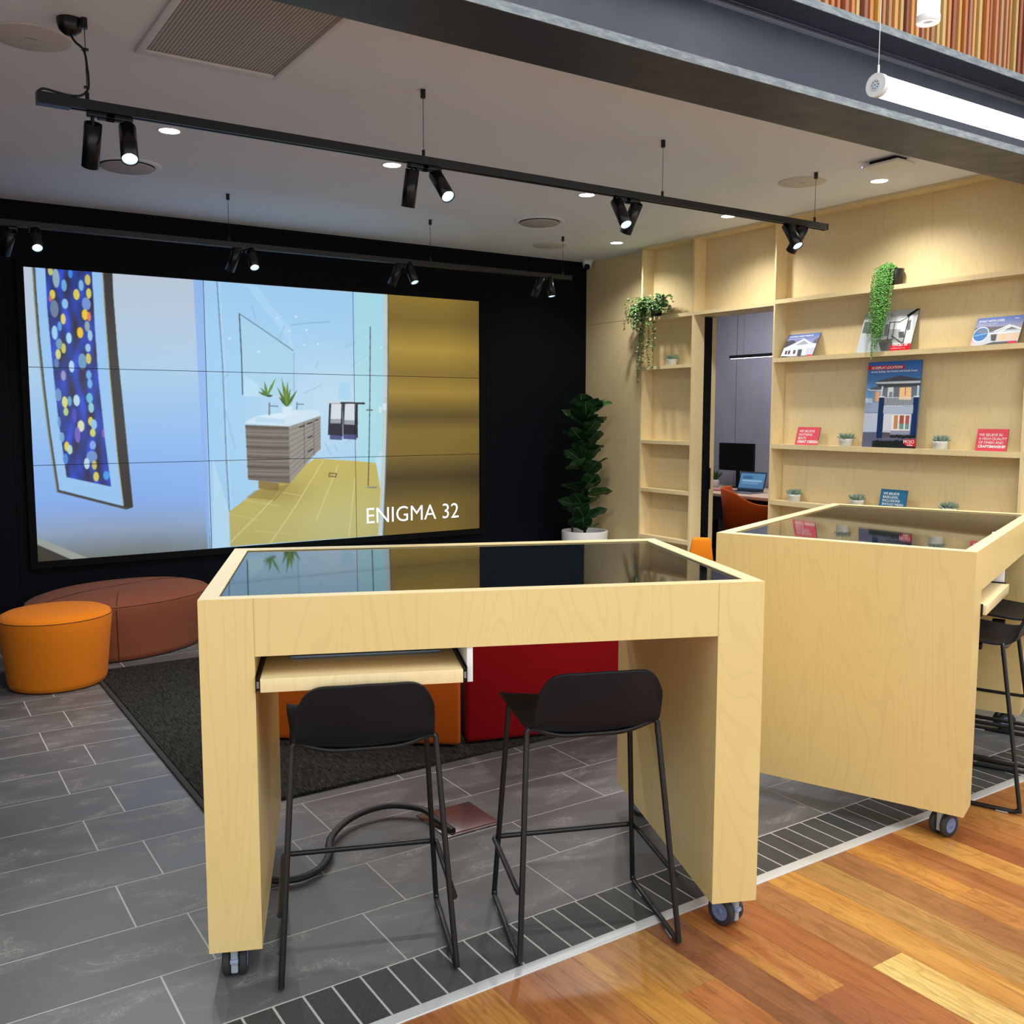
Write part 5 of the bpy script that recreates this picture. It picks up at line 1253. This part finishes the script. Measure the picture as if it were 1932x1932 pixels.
# ============================================================ FLOOR BOX AND CABLE
t = thing('floor_power_box', 'square steel floor power box set in the tiles under the front desk', 'floor box', (1.746, 3.017, 0))
MB().box(-.118, .118, -.118, .118, .0004, .0035, .001).build('steel_frame', STAIN, t)
MB().box(-.075, .104, -.104, .104, .0037, .0068, .001).build('lid', STAIN, t)
MB().box(-.117, -.078, -.104, .104, .0037, .006, .001).build('cable_flap', CHROME, t)
pts = [(1.668, 2.92, .012), (1.650, 3.01, .025), (1.640, 3.10, .035), (1.555, 3.185, .040), (1.461, 3.20, .038), (1.365, 3.17, .034), (1.285, 3.11, .028), (1.240, 3.05, .024), (1.205, 2.97, .020), (1.135, 2.895, .018), (1.05, 2.875, .018), (.975, 2.92, .020), (.93, 2.98, .06), (.92, 3.02, .2)]
P = []
for i in range(len(pts)-1):
    for k in range(6):
        t_ = k/6; p0, p1, p2, p3 = [Vector(pts[max(0, min(len(pts)-1, i+j))]) for j in (-1, 0, 1, 2)]
        P.append(.5*((2*p1)+(-p0+p2)*t_+(2*p0-5*p1+4*p2-p3)*t_**2+(-p0+3*p1-3*p2+p3)*t_**3))
cb = MB().tube(P, (.011, .014), 12, fl=(.2, .2, 1)).build('cable_sleeve', mat('black_braided_sleeve', (14, 15, 18), .6))
tag(cb, 'thick black sleeved cable looping from the steel floor box to the front desk', 'cable')

# ============================================================ BOARDS ON THE SHELVES
def board(name, label, yL, yR, z0, h, lean, art=None, face=None, txt=(), res=(110, 80), xfoot=5.388, group=None):
    wd = yL-yR; t = thing(name, label, 'sign' if face else 'poster board', (xfoot, (yL+yR)/2, z0), -PI/2, group)
    tf = Matrix.Rotation(-lean, 4, 'X')
    b = MB().box(-wd/2, wd/2, .001, .006, 0.0, h).build('backing_board', BOARDE, t); b.matrix_local = tf
    if art:
        im = raster(ART[art], res[0], res[1], wd/h)
        grid_mesh('print', im, -wd/2, wd/2, 0.0, h, .0004, PRINTM, t, tf)
    else:
        p = MB().box(-wd/2, wd/2, .0002, .0008, 0.0, h).build('print', face, t); p.matrix_local = tf
    for s, sz, x_, z_, kw in txt:
        text(s, sz, LETTER, t, tf @ Matrix.Translation((x_, -.0006, z_)) @ Matrix.Rotation(PI/2, 4, 'X'), **kw)
    return t
board('poster_board', 'leaning photo board of a gabled house at the left end of the second ledge', 4.692, 4.412, 1.9312, .188, .50, 'board_a', res=(90, 62), txt=[('STUNNING STREET PRESENCE', .0155, -.125, .163, dict(bold=.0003)), ('Designed to stand out in every street', .009, -.125, .148, {})], xfoot=5.384)
board('poster_board', 'leaning black and white interior photo board behind the trailing pearls plant', 4.056, 3.662, 1.9312, .275, .33, 'board_b', res=(120, 84), txt=[('TIVOLI 30', .026, .062, .030, dict(bold=.0006)), ('COMPREHENSIVE DISPLAY HOME', .0068, .062, .014, {})], xfoot=5.384)
board('poster_board', 'leaning house photo board with a round pool inset, right end of second ledge', 3.267, 2.986, 1.9312, .180, .42, 'board_c', res=(90, 62), txt=[('START WITH STEEL', .018, -.127, .150, dict(bold=.0004)), ('Engineered steel frames as standard,', .008, -.127, .137, {}), ('at no extra cost, in every home', .008, -.127, .127, {}), ('homes', .009, .086, .160, dict(bold=.0003))], xfoot=5.388)
board('poster_board', 'tall portrait poster board of a two-storey house with navy columns and a red banner', 3.988, 3.597, 1.3182, .552, .072, 'poster', res=(150, 212), xfoot=5.390,
      txt=[('10 DISPLAY LOCATIONS', .0225, -.168, .5060, dict(bold=.0004, sx=.93)), ('across Sydney, the Hunter and South Coast', .0178, -.168, .4830, dict(bold=.0002, sx=1.06)), ('MOJO', .030, .108, .031, dict(sx=.98)), ('homes', .014, .138, .016, dict(bold=.0003))])
board('slogan_sign', 'small coral red slogan sign on the left of the middle ledge, about great design', 4.543, 4.348, 1.3182, .128, .27, face=REDP, txt=[('WE BELIEVE\nNOTHING\nBEATS', .0255, -.078, .090, dict(space=.98)), ('GREAT DESIGN.', .0255, -.078, .0145, dict(bold=.0008))], xfoot=5.390)
board('slogan_sign', 'small coral red slogan sign at the right end of the middle ledge, about craftsmanship', 3.206, 3.018, 1.3182, .130, .17, face=REDP, txt=[('WE BELIEVE IN\nA HIGH QUALITY\nOF FINISH AND', .0215, -.078, .088, dict(space=1.05)), ('CRAFTSMANSHIP.', .0215, -.078, .0195, dict(bold=.0008))], xfoot=5.390)
board('slogan_sign', 'small blue slogan sign on the lower ledge, partly behind the right-hand desk', 3.845, 3.652, .9132, .139, .20, face=BLUEP, txt=[('WE BELIEVE\nBASE-LEVEL\nINCLUSIONS\nSHOULD MEAN', .0225, -.076, .104, dict(space=1.02))], xfoot=5.390)

# ============================================================ SUCCULENTS
def make_succ():
    t = thing('potted_succulent', 'x', 'potted succulent', (0, 0, 0), 0, 'small potted succulents on the ledges')
    MB().lathe([(0, 0), (.040, 0), (.0425, .003), (.0435, .034), (.0445, .036), (.0445, .050), (.040, .050), (.039, .044), (0, .044)], n=28).build('pot', POTW, t)
    mb = MB(); rg = random.Random(11)
    for ring_, (n, el, ln) in enumerate(((12, .35, .045), (12, .75, .047), (9, 1.1, .045), (5, 1.4, .04))):
        for i in range(n):
            for q in range(2):
                a = 2*PI*(i+rg.random()*.6)/n; e = el+rg.uniform(-.15, .15); r0 = rg.uniform(.004, .026)
                d = Vector((math.cos(a)*math.cos(e), math.sin(a)*math.cos(e), math.sin(e)))
                p = Vector((math.cos(a)*r0, math.sin(a)*r0, .046)); l_ = ln*rg.uniform(.7, 1.1)
                mb.tube([p, p+d*l_*.35, p+d*l_*.75, p+d*l_], [.0022, .0052, .0050, .0006], 5)
    mb.build('leaves', SUCC, t)
    MB().lathe([(0, .0445), (.038, .0445)], n=20).build('soil', SOIL, t)
    return t
sc0 = make_succ()
SU = [((5.418, 4.135, 1.3182), 'small potted succulent on the middle ledge, left of the tall house poster'), ((5.418, 3.445, 1.3182), 'small potted succulent on the middle ledge, right of the tall house poster'),
      ((5.418, 4.554, .9132), 'small potted succulent at the left end of the lower ledge, by the doorway'), ((5.418, 4.028, .9132), 'small potted succulent on the lower ledge, left of the blue sign'),
      ((5.418, 3.371, .9132), 'small potted succulent on the lower ledge, mostly hidden by the right-hand desk'), ((5.418, 5.850, 1.9272), 'small potted succulent in the narrow bay under the trailing plant')]
for i, (p, lab) in enumerate(SU):
    o = sc0 if i == 0 else copy_tree(sc0); o.location = p; o.rotation_euler = (0, 0, i*1.3); o['label'] = lab

# ============================================================ TRAILING PLANTS
def leafquad(mb, p, d, nrm, l_, w_):
    d = d.normalized(); s_ = d.cross(nrm).normalized(); n_2 = s_.cross(d)
    vs = [p, p+d*l_*.3+s_*w_*.9+n_2*l_*.06, p+d*l_*.72+s_*w_*.8+n_2*l_*.05, p+d*l_, p+d*l_*.72-s_*w_*.8+n_2*l_*.05, p+d*l_*.3-s_*w_*.9+n_2*l_*.06]
    mb.add(vs, [(0, 1, 2, 3), (0, 3, 4, 5)], False)
rg = random.Random(21)
bz = (5.405, 6.03, 2.3302)
t = thing('trailing_plant', 'trailing green leafy plant spilling from the top shelf left of the doorway', 'hanging plant', bz)
MB().lathe([(0, 0), (.042, 0), (.050, .07), (.046, .07), (.044, .060), (0, .060)], n=24).build('pot', mat('black_nursery_pot', (16, 16, 17), .5), t)
lv = MB(); st = MB()
def strand(pts, dens, lsz):
    st.tube(pts, .0011, 5)
    for i in range(len(pts)-1):
        a, b = Vector(pts[i]), Vector(pts[i+1]); n = max(1, int((b-a).length*dens))
        for k in range(n):
            p = a.lerp(b, (k+rg.random())/n); an = rg.uniform(0, 2*PI); d = Vector((math.cos(an), math.sin(an), rg.uniform(-.5, .4)))
            nr = Vector((rg.uniform(-.6, .2)-.4, rg.uniform(-.5, .5)-.3, .8)); leafquad(lv, p, d, nr, lsz*rg.uniform(.8, 1.2), lsz*.50)
# crown of arching strands: y+ is towards the navy wall, x- into the room
for i in range(95):
    a = rg.uniform(0, 2*PI); sp_ = rg.uniform(.06, .22)
    dy = math.sin(a)*sp_*1.12+(.05 if math.sin(a) > 0 else -.0); dx = math.cos(a)*sp_*.36-.075
    dx = min(dx, .055); hgt = rg.uniform(.075, .175)
    drop = rg.uniform(.02, .12) if math.sin(a) < 0 else rg.uniform(.05, .22)
    if dx > -.03: drop = min(drop, hgt-.0)
    end_z = hgt-drop if dx < -.05 else max(.012, hgt-drop)
    strand([(0, 0, .06), (dx*.35, dy*.35, hgt*.9), (dx*.7, dy*.75, hgt), (dx, dy, (hgt+end_z)/2+.02), (dx*1.05-.004, dy*1.12, end_z)], 105, .0200)
for dx, dy, ln in ((-.085, .10, .56), (-.078, .07, .46), (-.080, .015, .44), (-.083, -.06, .47), (-.075, .055, .30), (-.080, .10, .34), (-.083, -.045, .30), (-.078, .01, .26)):
    q = [(0, 0, .06), (dx*.8, dy*.8, .075), (dx, dy, .02)]
    for k in range(1, 8): q.append((dx+rg.uniform(-.004, .004), dy+rg.uniform(-.006, .006)+.004*k*(1 if dy > .05 else -.2), .02-ln*k/7))
    strand(q, 96, .0205)
lv.build('leaves', LEAFT, t); st.build('stems', STEMG, t)
bz = (5.415, 3.815, 2.3402)
t = thing('trailing_plant', 'bright green string-of-pearls plant hanging over the photo boards', 'hanging plant', bz)
MB().lathe([(0, 0), (.048, 0), (.060, .105), (.056, .105), (.052, .092), (0, .092)], n=24).build('pot', mat('black_plant_pot', (20, 20, 20), .5), t)
st = MB(); pe = MB()
ico = bmesh.new(); bmesh.ops.create_icosphere(ico, subdivisions=1, radius=1.0)
iv = [v.co.copy() for v in ico.verts]; if_ = [[v.index for v in f.verts] for f in ico.faces]; ico.free()
def pearls(pts, dens, r):
    st.tube(pts, .0007, 4)
    for i in range(len(pts)-1):
        a, b = Vector(pts[i]), Vector(pts[i+1]); n = max(1, int((b-a).length*dens))
        for k in range(n):
            p = a.lerp(b, (k+rg.random())/n)+Vector((rg.uniform(-1, 1), rg.uniform(-1, 1), rg.uniform(-1, 1)))*.005
            rr = r*rg.uniform(.75, 1.15); pe.add([p+v*rr for v in iv], if_, True)
for i in range(70):
    yo = rg.gauss(.030, .036); yo = max(-.055, min(.095, yo)); xo = -.062-rg.uniform(0, .035)
    L_ = rg.uniform(.10, .34) if i < 48 else rg.uniform(.34, .50)*(1-.6*abs(yo-.06)/.12)+.02
    sway = .004*L_
    top = rg.uniform(.10, .145)
    p = [(rg.uniform(-.03, .02), yo*.5, .095), (-.03, yo*.7, top), (xo*.85, yo*.9, top-.03), (xo, yo, .02)]
    for k in range(1, 6): p.append((xo-.002*k, yo+sway*k+rg.uniform(-.004, .004), .02-L_*k/5))
    pearls(p, 150, .0046)
pe.build('pearl_leaves', PEARL, t); st.build('stems', STEMG, t)

# ============================================================ FIDDLE LEAF FIG
t = thing('fiddle_leaf_fig', 'tall dark green fiddle leaf fig in a white concrete pot in the corner', 'potted plant', (5.165, 6.66, 0))
MB().lathe([(0, 0), (.17, 0), (.182, .01), (.205, .50), (.202, .506), (.188, .506), (.185, .49), (.18, .40), (0, .40)], n=48).build('pot', CONC, t)
MB().lathe([(0, .405), (.181, .405)], n=32).build('soil', SOIL, t)
tr = MB(); tr.tube([(.0, .0, .40), (.004, 0, .7), (-.006, .004, 1.0), (.01, 0, 1.3), (.0, 0, 1.58)], [.013, .012, .011, .009, .005], 8)
tr.tube([(-.12, .03, .40), (-.11, .03, .62), (-.07, .02, .9)], [.009, .008, .005], 8); tr.build('trunk', STEMB, t)
lf = MB()
lcol = []
def bigleaf(p, az, el, ln, wd_, roll=0.0):
    tone = rg.choice([(24, 62, 32), (34, 78, 38), (48, 96, 44), (28, 68, 36)])
    d = Vector((math.cos(az)*math.cos(el), math.sin(az)*math.cos(el), math.sin(el))); s_ = d.cross(Vector((0, 0, 1))).normalized(); n_2 = s_.cross(d)
    s2 = s_*math.cos(roll)+n_2*math.sin(roll); n3 = s2.cross(d)
    us = [-1, -.72, -.42, -.16, -.03, .03, .16, .42, .72, 1]; NU, NV = len(us), 12; vs = []
    for j in range(NV):
        f = j/(NV-1); wj = wd_*max(.03, math.sin(PI*min(.985, .05+.93*f**1.25)))**.75
        for u in us:
            c_ = p+d*(ln*f)+s2*(u*wj)+n3*(-.13*ln*f*f+.16*abs(u)*wj+.006*math.sin(f*15+(2 if u > 0 else 0))*abs(u))
            vs.append(c_)
    for j in range(NV-1):
        for i in range(NU-1):
            k_ = len(lcol); side = .85 if j % 3 == 0 else 1.0
            lcol.append((118, 156, 84) if i == 4 else tuple(q*side for q in tone))
    lf.add(vs, [(j*NU+i, j*NU+i+1, (j+1)*NU+i+1, (j+1)*NU+i) for j in range(NV-1) for i in range(NU-1)], True)
rg = random.Random(4)
# image right = (cos yaw, -sin yaw); camera lies towards (-.6,-.8)
AR = math.atan2(-.62, .78); AL = AR+PI; AF = math.atan2(-.8, -.6)
z = .52; k = 0
while z < 1.56:
    for base in ((AR-.35, AL+.25, AF+.5, AF-.5) if k % 2 else (AR-.9, AL+.8, AF, AL-.25)):
        az = base+rg.uniform(-.3, .3); ln = rg.uniform(.20, .26)
        dx, dy = math.cos(az)*ln, math.sin(az)*ln
        if dx > .24: ln *= .85
        bigleaf(Vector((0, 0, z+rg.uniform(-.02, .03))), az, rg.uniform(.25, .95), ln, rg.uniform(.078, .105), rg.uniform(-.6, .6))
    z += .092; k += 1
for az, el in ((AR, .9), (AL, .85), (AF, .8), (AR-.8, 1.0), (AL+.9, 1.1)): bigleaf(Vector((0, 0, 1.50)), az, el, .22, .095, rg.uniform(-.3, .3))
set_col(lf.build('leaves', LEAFA, t), lcol)

# ============================================================ LOUNGE CHAIR BACK NEAR THE DOORWAY
t = thing('tub_chair', 'orange felt chair whose back just shows over the rear corner of the front desk', 'chair', (4.98, 5.02, 0), -.72)
def shell(parent, m, R, z0, zt_f, th_, a0, a1, n=26, name='backrest'):
    vs = []
    for i in range(n+1):
        a = a0+(a1-a0)*i/n; f = i/n
        for r, zz in ((R*.88, z0), (R+.01, zt_f(f)), (R+.01-th_*.5, zt_f(f)+.012), (R+.01-th_, zt_f(f)), (R*.88-th_, z0)):
            vs.append((r*math.cos(a), r*math.sin(a), zz))
    m_ = 5
    fs = [(i*m_+k, (i+1)*m_+k, (i+1)*m_+(k+1) % m_, i*m_+(k+1) % m_) for i in range(n) for k in range(m_)]
    fs += [tuple(range(m_)), tuple(n*m_+k for k in range(m_-1, -1, -1))]
    return MB().add(vs, fs, True).build(name, m, parent)
MB().prism([(-.105, .44), (.085, .44), (.062, .63), (-.068, .63)], -.04, .04, .018).build('backrest', ORANGE, t).matrix_local = Matrix.Rotation(PI/2, 4, 'X')
MB().box(-.16, .14, -.02, .30, .36, .42, .03).build('seat', ORANGE, t)
for a, b in ((-.13, 0), (.11, 0), (-.13, .27), (.11, .27)): MB().cyl((a*1.1, b, 0), (a*.9, b, .37), .012, n=10).build('leg', BLACKM, t)

# ============================================================ OFFICE
t = thing('office_desk', 'pale timber office desk in the room behind the doorway', 'desk', (7.52, 6.95, 0))
MB().box(-.47, .47, -.95, .90, .700, .732, .003).build('desktop', mat('pale_oak_laminate', (226, 196, 166), .4), t)
for x_, y_ in ((-.42, -.88), (.42, -.88), (-.42, .85), (.42, .85)): MB().box(x_-.025, x_+.025, y_-.025, y_+.025, 0, .7).build('leg', DARKM, t)
MB().box(.30, .32, -.85, .82, .35, .69).build('modesty_panel', mat('grey_panel', (70, 72, 84), .7), t)
t = thing('monitor', 'black computer monitor on the office desk', 'monitor', (7.78, 7.34, .7322), -PI/2)
MB().box(-.252, .252, -.018, .012, .185, .485, .004).build('casing', BLACKP, t)
MB().box(-.246, .246, -.0188, -.018, .195, .479).build('screen', mat('dark_monitor_glass', (3, 3, 4), .25), t)
MB().box(-.022, .022, .012, .03, .0, .30).build('stand', DARKM, t)
MB().box(-.10, .10, -.07, .08, 0, .010, .003).build('foot', DARKM, t)
t = thing('laptop', 'open laptop with a blue-white screen in front of the office monitor', 'laptop', (7.33, 6.80, .7322), -PI/2+.12)
MB().box(-.16, .16, -.13, .09, 0.0, .014, .003).build('base', mat('silver_laptop', (150, 150, 156), .35, .6), t)
MB().box(-.14, .14, -.03, .07, .0143, .0165).build('keys', BLACKP, t)
ld = MB().box(-.16, .16, -.006, .0, 0, .205, .002).build('lid', mat('laptop_lid', (40, 42, 48), .4), t)
ld.matrix_local = Matrix.Translation((0, .095, .012)) @ Matrix.Rotation(-.32, 4, 'X')
im = raster([['bg', [84, 132, 168], [70, 110, 150], 1], ['p', [56, 92, 140], 1, [[.1, .2], [.5, .2], [.5, .38], [.1, .38]]], ['p', [150, 186, 210], 1, [[.1, .45], [.9, .45], [.9, .52], [.1, .52]]], ['p', [130, 170, 200], 1, [[.1, .6], [.8, .6], [.8, .65], [.1, .65]]], ['p', [16, 22, 34], 1, [[0, .92], [1, .92], [1, 1], [0, 1]]], ['p', [20, 40, 74], 1, [[0, 0], [1, 0], [1, .07], [0, .07]]]], 40, 26, 1.55)
LAPM = attr_mat('laptop_picture', .3, .8)
grid_mesh('screen', im, -.150, .150, .012, .197, -.0065, LAPM, ld)
t = thing('papers', 'stack of papers with red printing on the office desk, left of the laptop', 'papers', (7.40, 7.30, .7322), -PI/2+.2)
MB().box(-.15, .15, -.10, .10, 0, .006).build('sheet', PAPER, t)
MB().box(-.02, .26, -.16, .04, .0062, .009).build('sheet', mat('pinkish_leaflet', (206, 120, 120), .6), t)
t = thing('potted_plant', 'small spiky plant in a pale pot at the left of the office desk', 'potted plant', (7.62, 7.50, .7322))
MB().lathe([(0, 0), (.036, 0), (.044, .02), (.046, .07), (.040, .085), (.034, .08), (0, .075)], n=24).build('pot', mat('speckled_pot', (196, 184, 180), .7), t)
mb = MB()
for i in range(16):
    a = i*2.4; e = .8+.5*((i*7) % 5)/5; d = Vector((math.cos(a)*math.cos(e), math.sin(a)*math.cos(e), math.sin(e))); p = Vector((0, 0, .075))
    mb.tube([p, p+d*.04, p+d*.09, p+d*.125], [.004, .009, .007, .001], 5)
mb.build('leaves', LEAFD, t)
t = thing('office_chair', 'orange tub chair at the office desk, seen from behind through the doorway', 'chair', (6.82, 6.22, 0), 0)
def ztf(f): return .835-.13*(1/(1+math.exp(-(f-.60)*16)))-.02*f
shell(t, OFFCH, .29, .40, ztf, .035, PI*.5, PI*1.55)
MB().lathe([(0, .42), (.24, .42), (.26, .45), (.25, .475), (0, .48)], n=36).build('seat', OFFCH, t)
for a in range(4): MB().cyl((.05*math.cos(a*PI/2+.7), .05*math.sin(a*PI/2+.7), .42), (.25*math.cos(a*PI/2+.7), .25*math.sin(a*PI/2+.7), .0), .011, n=10).build('leg', DARKM, t)
t = thing('linear_pendant_light', 'thin black linear pendant light hanging in the office behind the doorway', 'pendant light', (7.45, 6.35, 2.12))
MB().box(-.02, .02, -.80, .80, -.014, .018).build('housing', BLACKM, t)
MB().box(-.014, .014, -.79, .79, -.0165, -.0142).build('led_strip', LEDO, t)
for y_ in (-.55, .62): MB().cyl((0, y_, .018), (0, y_, CZ-2.12-.001), .001, n=6).build('suspension_wire', DARKM, t)
